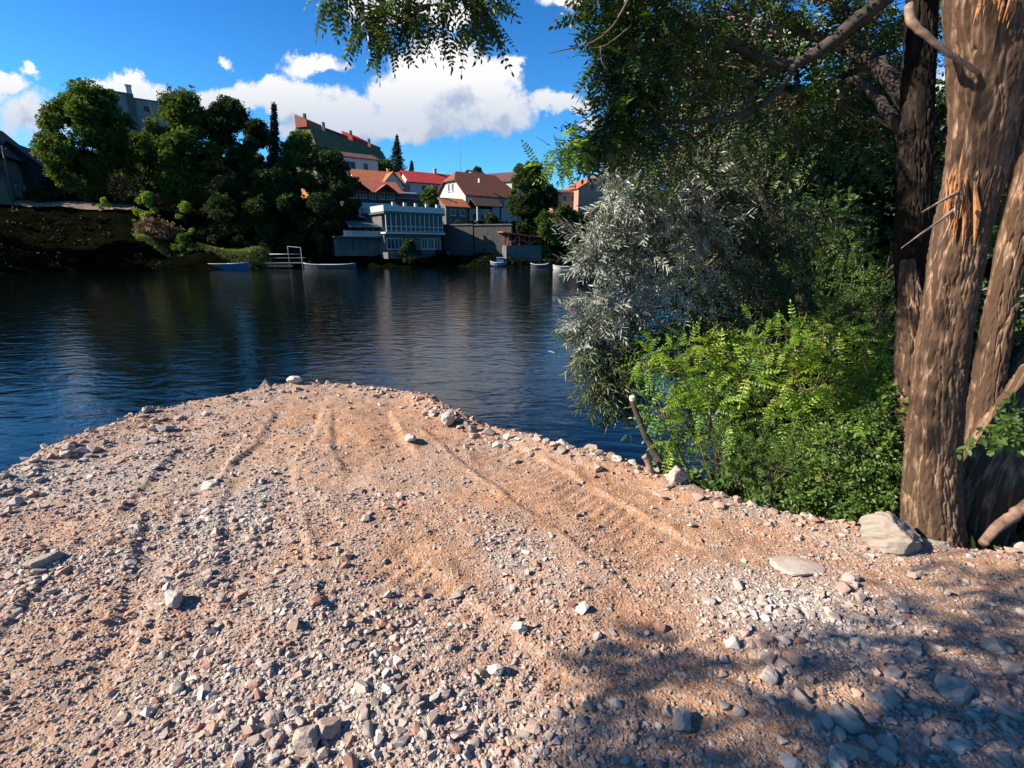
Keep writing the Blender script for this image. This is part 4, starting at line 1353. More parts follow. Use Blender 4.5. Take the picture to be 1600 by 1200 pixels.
FT = [
    # px, top, w, Y, mat, label, kw
    (132, 122, 135, 84, 'farmid', 'broad dense tree with tufted top right of the old house', dict(n=6500, blobs=56, low=.06, seed=3)),
    (83, 172, 44, 92, 'needle', 'dark spruce peeping out left of the broad tree', dict(n=1500, shape='cone', name='spruce')),
    (288, 136, 118, 86, 'farmid', 'tall feathery tree in the middle of the left bank', dict(n=5200, blobs=44, low=.12, seed=5)),
    (358, 150, 96, 88, 'fardeep', 'tall tree just right of the feathery tree', dict(n=4600, blobs=38, low=.05, seed=8)),
    (232, 204, 84, 95, 'farmid', 'green tree in the gap below the tower block', dict(n=2800, blobs=24, low=.0)),
    (428, 162, 54, 92, 'needle', 'slender dark spruce right of the tall left bank trees', dict(n=2400, shape='cone', name='spruce')),
    (402, 184, 64, 94, 'fardeep', 'narrow dark tree left of the slender spruce', dict(n=3000, blobs=26, low=0)),
    (470, 202, 100, 92, 'farmid', 'dark spreading tree before the apartment block', dict(n=5000, blobs=40, low=.0)),
    (520, 232, 84, 90, 'fardeep', 'dark tree left of the balcony house', dict(n=4200, blobs=34, low=.0)),
    (430, 260, 120, 86, 'fardeep', 'dark bushy tree at the foot of the far slope', dict(n=4600, blobs=34, low=.0)),
    (500, 300, 60, 84, 'fardeep', 'low dark tree beside the boathouse', dict(n=1500, blobs=12, low=.0)),
    (620, 211, 50, 150, 'needle', 'tall ragged spruce against the sky above the houses', dict(n=1500, shape='cone', name='spruce', csz=.8)),
    (643, 252, 20, 155, 'needle', 'small spruce right of the tall ragged one', dict(n=500, shape='cone', name='spruce')),
    (604, 248, 34, 145, 'farmid', 'round green tree below the ochre end of the apartment block', dict(n=900, blobs=9)),
    (672, 292, 44, 103, 'farmid', 'round bushy tree before the red roofed house', dict(n=1700, blobs=14, low=.0)),
    (746, 260, 34, 165, 'fardeep', 'small round tree behind the big tiled roof', dict(n=900, blobs=9)),
    (833, 250, 78, 101, 'fardeep', 'large rounded tree right of the big tiled house', dict(n=5600, blobs=44, low=.0, seed=2)),
    (812, 256, 26, 104, 'farmid', 'pale leaning treetop on the left of the large rounded tree', dict(n=900, blobs=8, low=.3)),
    (852, 330, 44, 90, 'farmid', 'leafy tree overhanging the red shelter', dict(n=1400, blobs=12, low=.0)),
    (885, 318, 34, 118, 'farmid', 'small green tree below the salmon wing', dict(n=900, blobs=9, low=.0)),
    (770, 335, 34, 101, 'fardeep', 'dark bush tree between gazebo and big tree', dict(n=900, blobs=9, low=.0)),
    (716, 345, 26, 98, 'fardeep', 'dark bush right of the glazed building', dict(n=700, blobs=7, low=.0)),
    (640, 375, 30, 83, 'fardeep', 'dark bush on the quay before the glazed building', dict(n=700, blobs=7, low=.0)),
    (1000, 300, 110, 120, 'fardeep', 'dark far tree behind the left side of the willow', dict(n=1800, blobs=16, low=.0)),
    (1130, 290, 150, 125, 'fardeep', 'dark far tree behind the middle of the willow', dict(n=1800, blobs=16, low=.0)),
    (-75, 215, 90, 68, 'fardeep', 'added tree out of view beyond the left edge, shading the far slope', dict(n=1800, blobs=18, low=.0)),  # unseen tree, added to throw shade on the far slope
    (-170, 200, 130, 63, 'fardeep', 'second added tree out of view beyond the left edge, shading the far slope', dict(n=1800, blobs=18, low=.0)),  # another unseen tree, added to keep the slope in shadow
    (-90, 170, 150, 82, 'fardeep', 'dark tree beyond the left edge of the old house', dict(n=2600, blobs=20)),
]
for i, (px, top, wp, Y_, mt, lab, kw) in enumerate(FT):
    far_tree(px, top, wp, Y_, mt, lab, **kw)
FB = [
    (228, 298, 36, 79, 'farlight', 'bright green feathery bush at the end of the dirt track', dict(n=420, blobs=7, csz=.7)),
    (288, 314, 30, 79, 'farlight', 'yellowish young bush under the feathery tree', dict(n=260, blobs=5, csz=.65)),
    (286, 362, 34, 73, 'farmid', 'low green bush on the lit grass strip', dict(n=380, blobs=6, csz=.6)),
    (162, 308, 20, 80, 'farlight', 'small pale bush beside the middle of the dirt track', dict(n=160, blobs=4, csz=.5)),
    (345, 300, 80, 80, 'fardeep', 'wide greyish bush below the tall left bank trees', dict(n=1500, blobs=14, csz=.7)),
    (245, 338, 70, 78, 'drybush', 'brownish scrub on the slope below the bright bush', dict(n=700, blobs=10, csz=.6)),
    (395, 320, 60, 82, 'fardeep', 'dark bush left of the jetty slope', dict(n=1000, blobs=10, csz=.7)),
    (60, 292, 40, 83, 'fardeep', 'dark bush in front of the old house', dict(n=900, blobs=10, csz=.7)),
]
for i, (px, top, wp, Y_, mt, lab, kw) in enumerate(FB):
    far_tree(px, top, wp, Y_, mt, lab, name='bush', cat='bush', group='bushes on the far bank', low=0.0, trunk=False, **kw)

# rough growth covering the far slopes: one uncountable mass
r = np.random.default_rng(5)
n = 26000
gx_ = r.uniform(-150, 150, n); gy_ = r.uniform(48, 190, n); gz_ = far_z(gx_, gy_)
keep = (gz_ > -.9) & (np.abs(gx_) < gy_ * 1.25)
# not on path or lawn
ppx = 800 + 780 * gx_ / (gy_ * .965)
keep &= ~((ppx < 240) & (gy_ > 78.5) & (gy_ < 87))
keep &= ~((ppx > 175) & (ppx < 430) & (gy_ > 69.5) & (gy_ < 81))
gx_, gy_, gz_ = gx_[keep], gy_[keep], gz_[keep]; n = len(gx_)
V_, F_, T_ = stamp(T_CLU, np.stack([gx_, gy_, gz_ + .25], -1), rand_basis(r, r.normal(size=(n, 3)) * [1, 1, .3], roll=.4), .9 + 1.3 * r.random(n), r, tint=np.clip(.5 + .5 * fbm(gx_, gy_, .1, 3, 9) + r.normal(0, .12, n), 0, 1))
tag(link('undergrowth', np_mesh('undergrowth', V_, F_, False, {'tint': T_}), M['scrub']), 'tangled dark scrub covering the far slopes', 'undergrowth', kind='stuff')

# rough grass on the lit strip and along the track edges
n = 5200
px_ = r.uniform(228, 428, n); gy_ = r.uniform(72.6, 79, n); gx_ = (px_ - 800) / 780 * gy_ * .985
gz_ = far_z(gx_, gy_)
T_TUFT = [tpl_clump(RS, .22, 7, .22, .05) for _ in range(4)]
V_, F_, T_ = stamp(T_TUFT, np.stack([gx_, gy_, gz_ + .32], -1), rand_basis(r, r.normal(size=(n, 3)) * [1, 1, .6], roll=.5), .7 + .8 * r.random(n), r)
tag(link('grass', np_mesh('grass', V_, F_, False, {'tint': T_}), M['grassblade']), 'rough sunlit grass on the strip above the blue boat', 'grass', kind='stuff')
# ================================================================== GRAVEL AND ROCKS
def hz(x, y): return plat_height(x, y)


def sample_ground(n, ymax, seed, ymin=.85):
    r = np.random.default_rng(seed)
    y = ymin + (ymax - ymin) * r.random(n)
    x = (r.random(n) * 2 - 1) * (y * 1.12 + .75)
    sd = poly_sd(x, y, PLAT)
    m = sd > -.35
    return x[m], y[m], sd[m], r


def stones(seed, n, ymax, rlo, rhi, power, cov_pow, emb=.35, edge=0.0, ymin=.85, base=.03):
    x, y, sd, r = sample_ground(n, ymax, seed, ymin)
    c = cover(x, y)
    p = base + (1 - base) * c ** (cov_pow + .35)
    if edge: p = np.clip(p + edge * np.exp(-(np.clip(sd, 0, 9) / .35) ** 2), 0, 1)
    k = r.random(len(x)) < p
    x, y, sd, c = x[k], y[k], sd[k], c[k]; n = len(x)
    rad = rlo + (rhi - rlo) * r.random(n) ** power
    z = hz(x, y) + rad * (.38 - emb * r.random(n))
    D = r.normal(size=(n, 3)) * [1, 1, .22]
    B = rand_basis(r, D, roll=.22)
    S = np.stack([rad, rad * r.uniform(.75, 1.15, n), rad * r.uniform(.55, 1.1, n)], -1)
    tint = np.clip(r.random(n) * .85 + .22 * (c - .3) + .15 * (fbm(x, y, 2, 3, 70)), 0, 1)
    o = orangeness(x, y); red = (r.random(n) < .35 * o); tint = np.where(red, .62 + .18 * r.random(n), tint)
    wh = r.random(n) < .85 * whiteness(x, y); tint = np.where(wh, .82 + .18 * r.random(n), tint)
    return stamp(T_STONE, np.stack([x, y, z], -1), B, S, r, tint=tint)


parts_ = [stones(101, 60000, 3.0, .0035, .010, 2.0, .6, base=.30),
          stones(102, 56000, 6.6, .006, .014, 2.0, .8, base=.12),
          stones(103, 22000, 6.6, .011, .024, 2.0, 1.3, edge=.5, base=.04),
          stones(104, 2600, 6.6, .020, .038, 1.6, 1.6, edge=.7)]
# steep rubble flanks of the spit down to the water
def flank(seed, n, lo, hi):
    r = np.random.default_rng(seed)
    y = r.uniform(.8, 7.5, n); x = r.uniform(-6.5, 4.5, n); sd = poly_sd(x, y, PLAT)
    m = (sd < .02) & (sd > -1.4); x, y = x[m], y[m]; n = len(x)
    rad = r.uniform(lo, hi, n)
    return stamp(T_STONE, np.stack([x, y, hz(x, y) + rad * .2], -1), rand_basis(r, r.normal(size=(n, 3)), roll=.4), np.stack([rad, rad * .9, rad * .8], -1), r, tint=r.random(n))
parts_ += [flank(7, 9000, .012, .05), flank(8, 500, .05, .11)]
V_ = []; F_ = []; T_ = []; bb_ = 0
for v, f, t in parts_:
    V_.append(v); F_.append(f + bb_); T_.append(t); bb_ += len(v)
tag(link('gravel', np_mesh('gravel', np.concatenate(V_), np.concatenate(F_), False, {'tint': np.concatenate(T_)}), M['stone']),
    'loose crushed pale and reddish stones strewn over the earth spit', 'gravel', kind='stuff')


def rock_mesh(seed, sub=2, rough=.10, flat=.65, tint=.5):
    """angular boulder: hull planes cut, then chipped"""
    r = random.Random(seed)
    bm = bmesh.new(); bmesh.ops.create_icosphere(bm, subdivisions=sub + 2, radius=1)
    planes = []
    for i in range(13):
        n = Vector((r.gauss(0, 1), r.gauss(0, 1), r.gauss(0, 1))).normalized(); planes.append((n, r.uniform(.62, .9)))
    for v in bm.verts:
        d = v.co.normalized(); m = 1.1
        for n, h in planes:
            k = n.dot(d)
            if k > .05: m = min(m, h / k)
        v.co = d * m
        q = v.co * 2.2
        v.co *= 1 + rough * (fbm(np.array(q.x + q.z), np.array(q.y - q.z * .7), 1.6, 4, seed).item())
        v.co.z *= flat; v.co.y *= .8
    me = bpy.data.meshes.new('rock'); bm.to_mesh(me); bm.free()
    a = me.attributes.new('tint', 'FLOAT', 'POINT'); a.data.foreach_set('value', np.full(len(me.vertices), tint, dtype=np.float32))
    return me


def rock_at(px, py, size_px, name, label, group=None, mat='stone', seed=0, tint=.5, flat=.65, rz=None, lift=.35, tilt=(0, 0), sc=(1, 1, 1), me=None, sub=1):
    p = G(px, py); p.z = float(hz(np.array(p.x), np.array(p.y)))
    dist = depth_at(p); s = size_px / 780 * dist / 2
    if me is None: me = rock_mesh(seed, sub, .12, flat, tint)
    o = link(name, me, M[mat]); r = random.Random(seed)
    o.location = (p.x, p.y, p.z + s * flat * lift)
    o.rotation_euler = (tilt[0], tilt[1], r.uniform(0, 6.28) if rz is None else rz)
    o.scale = (s * sc[0], s * sc[1], s * sc[2])
    return tag(o, label, 'rock', group)


# prominent single stones of the photograph
ROCKS = [
    (1192, 779, 46, 'angular white limestone block at the rim beside the green bushes', dict(mat='rockpale', seed=3, tint=.9, rz=.5, flat=.6, lift=.8)),
    (1455, 848, 66, 'smooth pale yellow stone at the foot of the big trunk, right of the boulder', dict(mat='rockpale', seed=5, tint=.6, flat=.35)),
    (1512, 852, 60, 'flat pale stone under the middle of the big trunk', dict(mat='rockpale', seed=6, tint=.5, flat=.35)),
    (812, 985, 28, 'light grey stone standing alone in fine gravel, right of centre foreground', dict(seed=11, tint=.97, lift=.7)),
    (776, 1043, 32, 'whitish pointed stone below the lone light grey stone', dict(seed=12, tint=.99, lift=.7)),
    (480, 1160, 52, 'large tan angular stone near the bottom edge, left one of the pair', dict(seed=13, tint=.50, lift=.6)),
    (512, 1143, 46, 'large brownish angular stone near the bottom edge, right one of the pair', dict(seed=14, tint=.60, lift=.6)),
    (428, 1125, 36, 'flat pinkish stone left of the pair of angular foreground stones', dict(seed=15, tint=.52, flat=.5)),
    (274, 950, 40, 'pale block with dark shadow in the left foreground', dict(seed=16, tint=.88, lift=.6)),
    (328, 757, 30, 'pale flat slab at the head of the grey gravel patch', dict(seed=17, tint=.95, flat=.4)),
    (68, 880, 46, 'bluish grey rounded stone near the left edge', dict(seed=18, tint=.15, flat=.5)),
    (1066, 1128, 44, 'grey square edged stone between the leaf shadows in the right foreground', dict(seed=19, tint=.3, flat=.7)),
    (1325, 1133, 52, 'rounded brown stone in leaf shadow at the bottom right', dict(seed=20, tint=.55, flat=.6)),
    (1200, 1060, 34, 'small grey block between two shadow streaks in the right foreground', dict(seed=21, tint=.88)),
    (1245, 885, 70, 'large flat embedded slab above the white stone patch on the right', dict(seed=22, tint=.85, flat=.22, lift=.5)),
    (1030, 978, 26, 'small rusty red stone in the middle of the spit', dict(seed=23, tint=.76)),
    (700, 660, 34, 'grey white block on the far right corner of the spit', dict(seed=24, tint=.93, lift=.8)),
    (878, 692, 26, 'pointed grey stone on the rim above the water', dict(seed=25, tint=.9, lift=.9)),
    (640, 690, 24, 'pale stone in the small rubble heap between the caterpillar tracks', dict(seed=26, tint=.97, lift=.9)),
    (233, 648, 20, 'tall grey rock on the far left rim of the spit', dict(seed=27, tint=.4, lift=.9)),
    (1058, 757, 42, 'rounded pinkish boulder at the rim near the leaning stump', dict(seed=28, tint=.55, lift=.7)),
    (1555, 1010, 40, 'grey stone in deep shade at the right edge', dict(seed=29, tint=.3)),
    (1495, 1080, 60, 'big grey rounded cobble in leaf shadow near the right edge', dict(seed=30, tint=.3, flat=.6)),
    (462, 606, 22, 'small pale rock standing up on the far tip of the spit', dict(seed=31, tint=.9, lift=.9)),
]
for px, py, sz, lab, kw in ROCKS:
    rock_at(px, py, sz, 'rock', lab, sub=2, **kw)
# the big pale boulder left of the trunk
bo = rock_at(1392, 852, 96, 'boulder', 'big whitish boulder at the rim just left of the large trunk', mat='rockpale', seed=47, tint=.45, flat=.78, rz=2.2, lift=.18, sub=3, sc=(.92, .92, 1))

# repeated rubble: rim rocks on the left and right, cobbles in the foreground
def hull_mesh(seed, tint):
    V0, F0 = tpl_stone(seed, 15, .62)
    bm = bmesh.new(); vs = [bm.verts.new(v) for v in V0]
    for f in F0: bm.faces.new([vs[i] for i in f])
    bmesh.ops.dissolve_limit(bm, angle_limit=.18, verts=bm.verts, edges=bm.edges)
    bmesh.ops.bevel(bm, geom=bm.edges[:], offset=.05, segments=1, affect='EDGES')
    me = bpy.data.meshes.new('rock'); bm.to_mesh(me); bm.free()
    a = me.attributes.new('tint', 'FLOAT', 'POINT'); a.data.foreach_set('value', np.full(len(me.vertices), tint, dtype=np.float32))
    return me


PR = [hull_mesh(200 + i, t) for i, t in enumerate((.3, .45, .5, .55, .66, .82, .9, .95, .60, .12, .5, .4))]
for me in PR: me.materials.append(M['stone'])


def scatter(group, label, spots, lo, hi, seed, lift=.45):
    r = random.Random(seed)
    for px, py in spots:
        rock_at(px + r.uniform(-6, 6), py + r.uniform(-3, 3), (lo + (hi - lo) * r.random() ** 1.6) * .74, 'rock', label, group, me=r.choice(PR), seed=r.randrange(9999), lift=lift, flat=.6,
                tilt=(r.uniform(-.3, .3), r.uniform(-.3, .3)), sc=(1, r.uniform(.8, 1.2), r.uniform(.8, 1.2)))


def along(pts, n, spread, seed):
    r = random.Random(seed); out = []
    for i in range(n):
        t = r.random() * (len(pts) - 1); k = int(t); f = t - k
        out.append((pts[k][0] * (1 - f) + pts[k + 1][0] * f, pts[k][1] * (1 - f) + pts[k + 1][1] * f + abs(r.gauss(0, spread))))
    return out


scatter('pale rubble along the left rim', 'pale angular stone in the rubble along the left water edge', along([(0, 756), (60, 722), (130, 690), (232, 652), (330, 628)], 62, 22, 1), 12, 30, 2, .6)
scatter('stones on the far rim', 'small stone on the far rim of the spit', along([(340, 624), (460, 608), (560, 607), (660, 620), (700, 640)], 34, 10, 3), 8, 18, 4, .6)
scatter('rubble at the far right corner', 'rough stone in the heap at the far right corner of the spit', along([(655, 630), (690, 640), (740, 668)], 26, 12, 5), 10, 24, 6, .8)
scatter('stones on the right rim', 'earth coloured stone on the right rim of the spit', along([(750, 672), (850, 690), (950, 715), (1050, 752), (1200, 795), (1330, 822)], 60, 12, 7), 10, 30, 8, .5)
scatter('cobbles in the lower right', 'rounded cobble lying in the lower right foreground', [(random.Random(i).uniform(1130, 1600), random.Random(i + 99).uniform(1000, 1200)) for i in range(46)], 22, 50, 9, .3)
scatter('cobbles in the white patch', 'pale stone in the white cobble patch right of centre', [(random.Random(i + 300).gauss(1230, 90), random.Random(i + 499).gauss(945, 36)) for i in range(52)], 14, 36, 10, .35)
scatter('stones along the bottom edge', 'angular stone near the bottom edge of the picture', [(random.Random(i + 700).uniform(380, 1080), random.Random(i + 799).uniform(1090, 1198)) for i in range(36)], 20, 40, 11, .45)
scatter('scattered stones on the left', 'mid sized stone scattered over the left half of the spit', [(random.Random(i + 900).uniform(0, 620), random.Random(i + 999).uniform(780, 1120)) for i in range(60)], 12, 30, 12, .45)
# ================================================================== NEAR VEGETATION
def WY(px, py, Y): return np.array(W(px, py, Y))


def crown_from_blobs(name, root, blobs, tpl, mat, seed, clusters=9, sprays=14, size=1.0, droop=.35, twigmat='twig', anchor=None, twigs=True, tintmu=.45, crown_name='crown', cl_rad=.42, spread=.55):
    """blobs: (px, py, Y, radius_m[, density]) -> one foliage mesh + one twig mesh"""
    r = np.random.default_rng(seed); P = []; D = []; tw = MB(); Tn = []
    for b in blobs:
        c = WY(*b[:3]); R_ = b[3]; dens = b[4] if len(b) > 4 else 1.0
        k = max(2, int(clusters * dens))
        btint = r.normal(0, .12)
        for i in range(k):
            d = r.normal(size=3); d /= np.linalg.norm(d)
            cc = c + d * R_ * (.35 + .6 * r.random()) * np.array([1, 1, .85])
            if twigs:
                a = c + (np.array(anchor) - c) * min(.5, R_ / (np.linalg.norm(np.array(anchor) - c) + 1e-6)) if anchor is not None else c
                mid = (a + cc) / 2 + r.normal(0, R_ * .12, 3)
                tw.tube([a, mid, cc], [.007 * (R_ / .4 + .4), .005, .0025], 4, cap=False)
            m = int(sprays * (.6 + .8 * r.random()))
            q = r.normal(size=(m, 3)); q /= np.linalg.norm(q, axis=1, keepdims=True)
            pp = cc + q * (R_ * cl_rad * r.random((m, 1)) ** .5)
            dd = q + d * spread; dd[:, 2] -= droop
            P.append(pp); D.append(dd); Tn.append(np.clip(tintmu + btint + r.normal(0, .2, m) + .1 * r.normal(), 0, 1))
    P = np.concatenate(P); D = np.concatenate(D); Tn = np.concatenate(Tn)
    s = size * (.75 + .5 * r.random(len(P)))
    V_, F_, T_ = stamp(tpl, P, rand_basis(r, D, roll=.45), s, r, tint=Tn)
    o = link(crown_name, np_mesh(crown_name, V_, F_, False, {'tint': T_}), M[mat], root)
    if twigs: link('twigs', tw.mesh('twigs'), M[twigmat], root)
    return o


def limb(root, name, pts, rads, mat='darkbark', n=9, k=6, wob=.02, seed=0):
    """pts: (px, py, Y)"""
    r = random.Random(seed)
    P = catmull([W(*p) if not isinstance(p, Vector) else p for p in pts], k)
    m = len(P); rr = [rads[0] + (np.interp(i / (m - 1), np.linspace(0, 1, len(rads)), rads) - rads[0]) for i in range(m)]
    P = [p + Vector((r.gauss(0, 1), r.gauss(0, 1), r.gauss(0, 1))) * wob * rr[i] * 6 * (0 < i < m - 1) for i, p in enumerate(P)]
    mb = MB(); mb.tube(P, [float(v) for v in rr], n)
    return mb.build(name, M[mat], root)


def bark_stem(root, name, pts, rads, seed=0, seg=190, rows=260, depth=.016, mat='bark', flare=0.0, wound=None):
    """trunk with real furrows: ridged noise stretched along the stem"""
    C_ = catmull([W(*p) if not isinstance(p, Vector) else p for p in pts], 12)
    C_ = np.array([list(p) for p in C_]); L_ = np.concatenate([[0], np.cumsum(np.linalg.norm(np.diff(C_, axis=0), axis=1))])
    s = np.linspace(0, L_[-1], rows); c = np.stack([np.interp(s, L_, C_[:, i]) for i in range(3)], -1)
    rad = np.interp(s / L_[-1], np.linspace(0, 1, len(rads)), rads)
    t = np.gradient(c, axis=0); t /= np.linalg.norm(t, axis=1, keepdims=True)
    u = np.cross(np.tile([0, 1, 0.0], (rows, 1)), t); u /= np.linalg.norm(u, axis=1, keepdims=True); w = np.cross(t, u)
    a = np.linspace(0, 2 * np.pi, seg, endpoint=False)
    A, S = np.meshgrid(a, s)
    rbase = rad[:, None]
    # noise periodic round the stem: sample on a circle unrolled with blending
    def per(sc_a, sc_s, sd, o=3):
        x = A / (2 * np.pi) * sc_a; n1 = fbm(x + S * .9, S * sc_s, 1, o, sd); n2 = fbm(x - sc_a + S * .9, S * sc_s, 1, o, sd)
        k = A / (2 * np.pi); k = np.clip((k - .85) / .15, 0, 1)
        return n1 * (1 - k) + n2 * k
    scale_a = round(2 * np.pi * rad.mean() / .034)
    v = per(scale_a, 3.4, seed, 3) + .35 * per(scale_a * 2.1, 6, seed + 3, 2)
    v = v + .12 * per(scale_a * .7, 11, seed + 21, 2)
    ridge = 1 - np.clip(np.abs(v) / .24, 0, 1)          # 1 in the cracks
    crack = ridge ** 1.8
    lump = per(3, 1.2, seed + 9, 2)
    rr = rbase * (1 + .05 * lump) - depth * crack + .008 * per(scale_a * 2.5, 26, seed + 12, 3)
    if flare: rr = rr * (1 + flare * np.exp(-S / .16) * (1 + .5 * np.cos(A * 5 + seed)))
    if wound:  # (s0, s1, a0, width)
        s0, s1, a0, wd = wound
        m = np.exp(-(((A - a0) / wd) ** 2)) * np.clip((S - s0) / .05, 0, 1) * np.clip((s1 - S) / .08, 0, 1)
        rr = rr - .035 * m
    V_ = c[:, None, :] + (u[:, None, :] * np.cos(A)[..., None] + w[:, None, :] * np.sin(A)[..., None]) * rr[..., None]
    i = np.arange(rows * seg).reshape(rows, seg); j = np.roll(i, -1, 1)
    F_ = np.stack([i[:-1], j[:-1], j[1:], i[1:]], -1).reshape(-1, 4)
    return link(name, np_mesh(name, V_.reshape(-1, 3), F_, True, {'crack': np.clip(crack.ravel() * .85, 0, 1)}), M[mat], root)


# ------------------------------------------------------------------ the big locust tree on the right
TY = 2.66
lt = tag(empty('locust_tree', (0, 0, 0)), 'big locust tree with several furrowed trunks and a torn orange wound, right foreground', 'tree')
bark_stem(lt, 'trunk', [(1456, 880, TY), (1457, 830, TY), (1456, 740, TY), (1466, 600, TY), (1484, 470, TY), (1502, 360, TY), (1528, 250, TY), (1545, 120, TY), (1552, 0, TY), (1562, -160, TY), (1580, -380, TY)],
          [.175, .148, .132, .122, .116, .115, .118, .130, .162, .185, .17, .12], seed=1, flare=.10, rows=640, wound=(1.42, 1.78, 4.0, .5))
bark_stem(lt, 'trunk', [(1510, 875, TY + .12), (1520, 830, TY + .12), (1545, 740, TY + .16), (1585, 650, TY + .25), (1640, 540, TY + .4), (1720, 400, TY + .6), (1800, 200, TY + .8)],
          [.19, .165, .14, .13, .12, .11, .09], seed=4, flare=.1, rows=420)
bark_stem(lt, 'trunk', [(1515, 840, TY + .32), (1530, 700, TY + .34), (1550, 560, TY + .38), (1576, 420, TY + .42), (1602, 300, TY + .45), (1632, 150, TY + .5), (1650, 0, TY + .5), (1700, -200, TY + .5)],
          [.11, .09, .08, .075, .08, .085, .09, .08], seed=6, rows=420)
bark_stem(lt, 'trunk', [(1440, 820, TY + .42), (1428, 700, TY + .44), (1422, 600, TY + .46), (1424, 500, TY + .5), (1420, 440, TY + .55), (1418, 405, TY + .56)],
          [.10, .09, .085, .085, .08, .035], seed=9, rows=300)
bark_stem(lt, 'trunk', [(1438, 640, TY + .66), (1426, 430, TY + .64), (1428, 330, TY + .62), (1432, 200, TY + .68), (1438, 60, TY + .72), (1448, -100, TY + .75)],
          [.06, .085, .095, .09, .085, .08, .07], seed=12, rows=360, mat='shadebark')
# torn wound with splinters
wd = MB(); rr_ = random.Random(4)
wc = W(1488, 320, TY - .16)
for i in range(46):
    px = 1488 + rr_.uniform(-10, 24); y0 = rr_.uniform(262, 330); y1 = y0 + rr_.uniform(25, 70)
    Yd = TY - .112 + rr_.uniform(-.008, .02) - .0009 * abs(px - 1500)* -1
    a = W(px + rr_.uniform(-2, 4), y0, Yd + .012); b = W(px + rr_.uniform(-6, 2), y1, Yd + .004)
    mid = a.lerp(b, .5) + Vector((rr_.uniform(-.004, .004), -.006, 0))
    w0 = rr_.uniform(.0025, .008)
    wd.tube([a, mid, b], [.001, w0, .001], 4, smooth=False)
wd.tube([W(1508, 215, TY - .115), W(1501, 260, TY - .118), W(1497, 320, TY - .12)], [.001, .007, .003], 4, smooth=False)
wd.tube([W(1522, 282, TY - .11), W(1527, 330, TY - .118), W(1522, 384, TY - .11)], [.004, .015, .002], 5, smooth=False)
wd.build('torn_wood', M['freshwood'], lt)
for pts, rads in ((((1497, 300, TY - .15), (1475, 312, TY - .22), (1440, 332, TY - .3)), [.012, .007, .002]),
                  (((1495, 325, TY - .15), (1468, 345, TY - .25), (1430, 372, TY - .32), (1408, 388, TY - .35)), [.010, .006, .004, .001]),
                  (((1500, 300, TY - .16), (1486, 345, TY - .2), (1464, 395, TY - .22), (1450, 430, TY - .2)), [.006, .006, .004, .001])):
    limb(lt, 'splinter', pts, rads, 'deadwood', 5, 4, .01, seed=int(rads[0] * 1e4))
# broken dead branch in front of the dark stem, upper right
limb(lt, 'dead_branch', [(1420, 8, TY - .05), (1424, 32, TY - .08), (1452, 60, TY - .1), (1490, 88, TY - .12), (1520, 108, TY - .1), (1533, 118, TY - .07)], [.018, .019, .014, .012, .010, .006], 'deadwood', 8, 6, .012, 3)
wd = MB()
for i in range(22):
    a = W(1550 + rr_.uniform(-20, 40), rr_.uniform(-30, 0), TY - .165 + rr_.uniform(-.01, .015)); b = a + Vector((rr_.uniform(-.008, .012), .004, -rr_.uniform(.05, .13)))
    wd.tube([a, (a + b) / 2 + Vector((0, -.006, 0)), b], [.002, rr_.uniform(.004, .009), .001], 4, smooth=False)
wd.build('torn_wood', M['freshwood'], lt)
# limbs into the overhead crown
FORK = W(1436, 120, TY + .68)
limb(lt, 'branch', [(1450, -60, 3.3), (1380, -90, 3.1), (1200, -150, 2.9), (950, -170, 2.8), (780, -120, 2.8), (640, -40, 2.8), (560, 0, 2.85)], [.085, .07, .055, .04, .025, .012, .005], n=9, seed=5)
limb(lt, 'branch', [(1390, -10, 3.3), (1330, 40, 3.3), (1262, 92, 3.35), (1200, 96, 3.4), (1120, 60, 3.4), (1040, 10, 3.3)], [.05, .04, .035, .025, .02, .01], n=8, seed=6)
limb(lt, 'branch', [(1262, 90, 3.35), (1240, 105, 3.3), (1225, 130, 3.2), (1180, 170, 3.2), (1100, 190, 3.2), (1010, 190, 3.2), (940, 215, 3.1), (880, 240, 3.0)], [.03, .022, .018, .016, .012, .01, .006, .003], n=7, seed=7)
limb(lt, 'branch', [(1430, 170, 3.4), (1380, 110, 3.6), (1330, 80, 3.8), (1240, 40, 4.0), (1150, -20, 4.1)], [.07, .05, .04, .03, .02], n=8, seed=8)
limb(lt, 'branch', [(1424, 215, 3.4), (1390, 180, 3.5), (1350, 130, 3.7), (1320, 128, 3.9), (1290, 150, 4)], [.05, .035, .028, .02, .012], n=8, seed=18)
limb(lt, 'twig_bare', [(980, 0, 2.7), (958, 40, 2.7), (925, 66, 2.7), (880, 78, 2.7), (852, 84, 2.7)], [.006, .005, .004, .003, .001], 'twig', 5, 5, .05, 9)
limb(lt, 'twig_bare', [(985, 40, 2.7), (965, 58, 2.7), (938, 74, 2.7), (915, 72, 2.7)], [.004, .003, .002, .001], 'twig', 5, 5, .05, 10)
limb(lt, 'twig_bare', [(938, 72, 2.7), (940, 95, 2.7), (950, 112, 2.7)], [.003, .002, .001], 'twig', 5, 5, .05, 11)

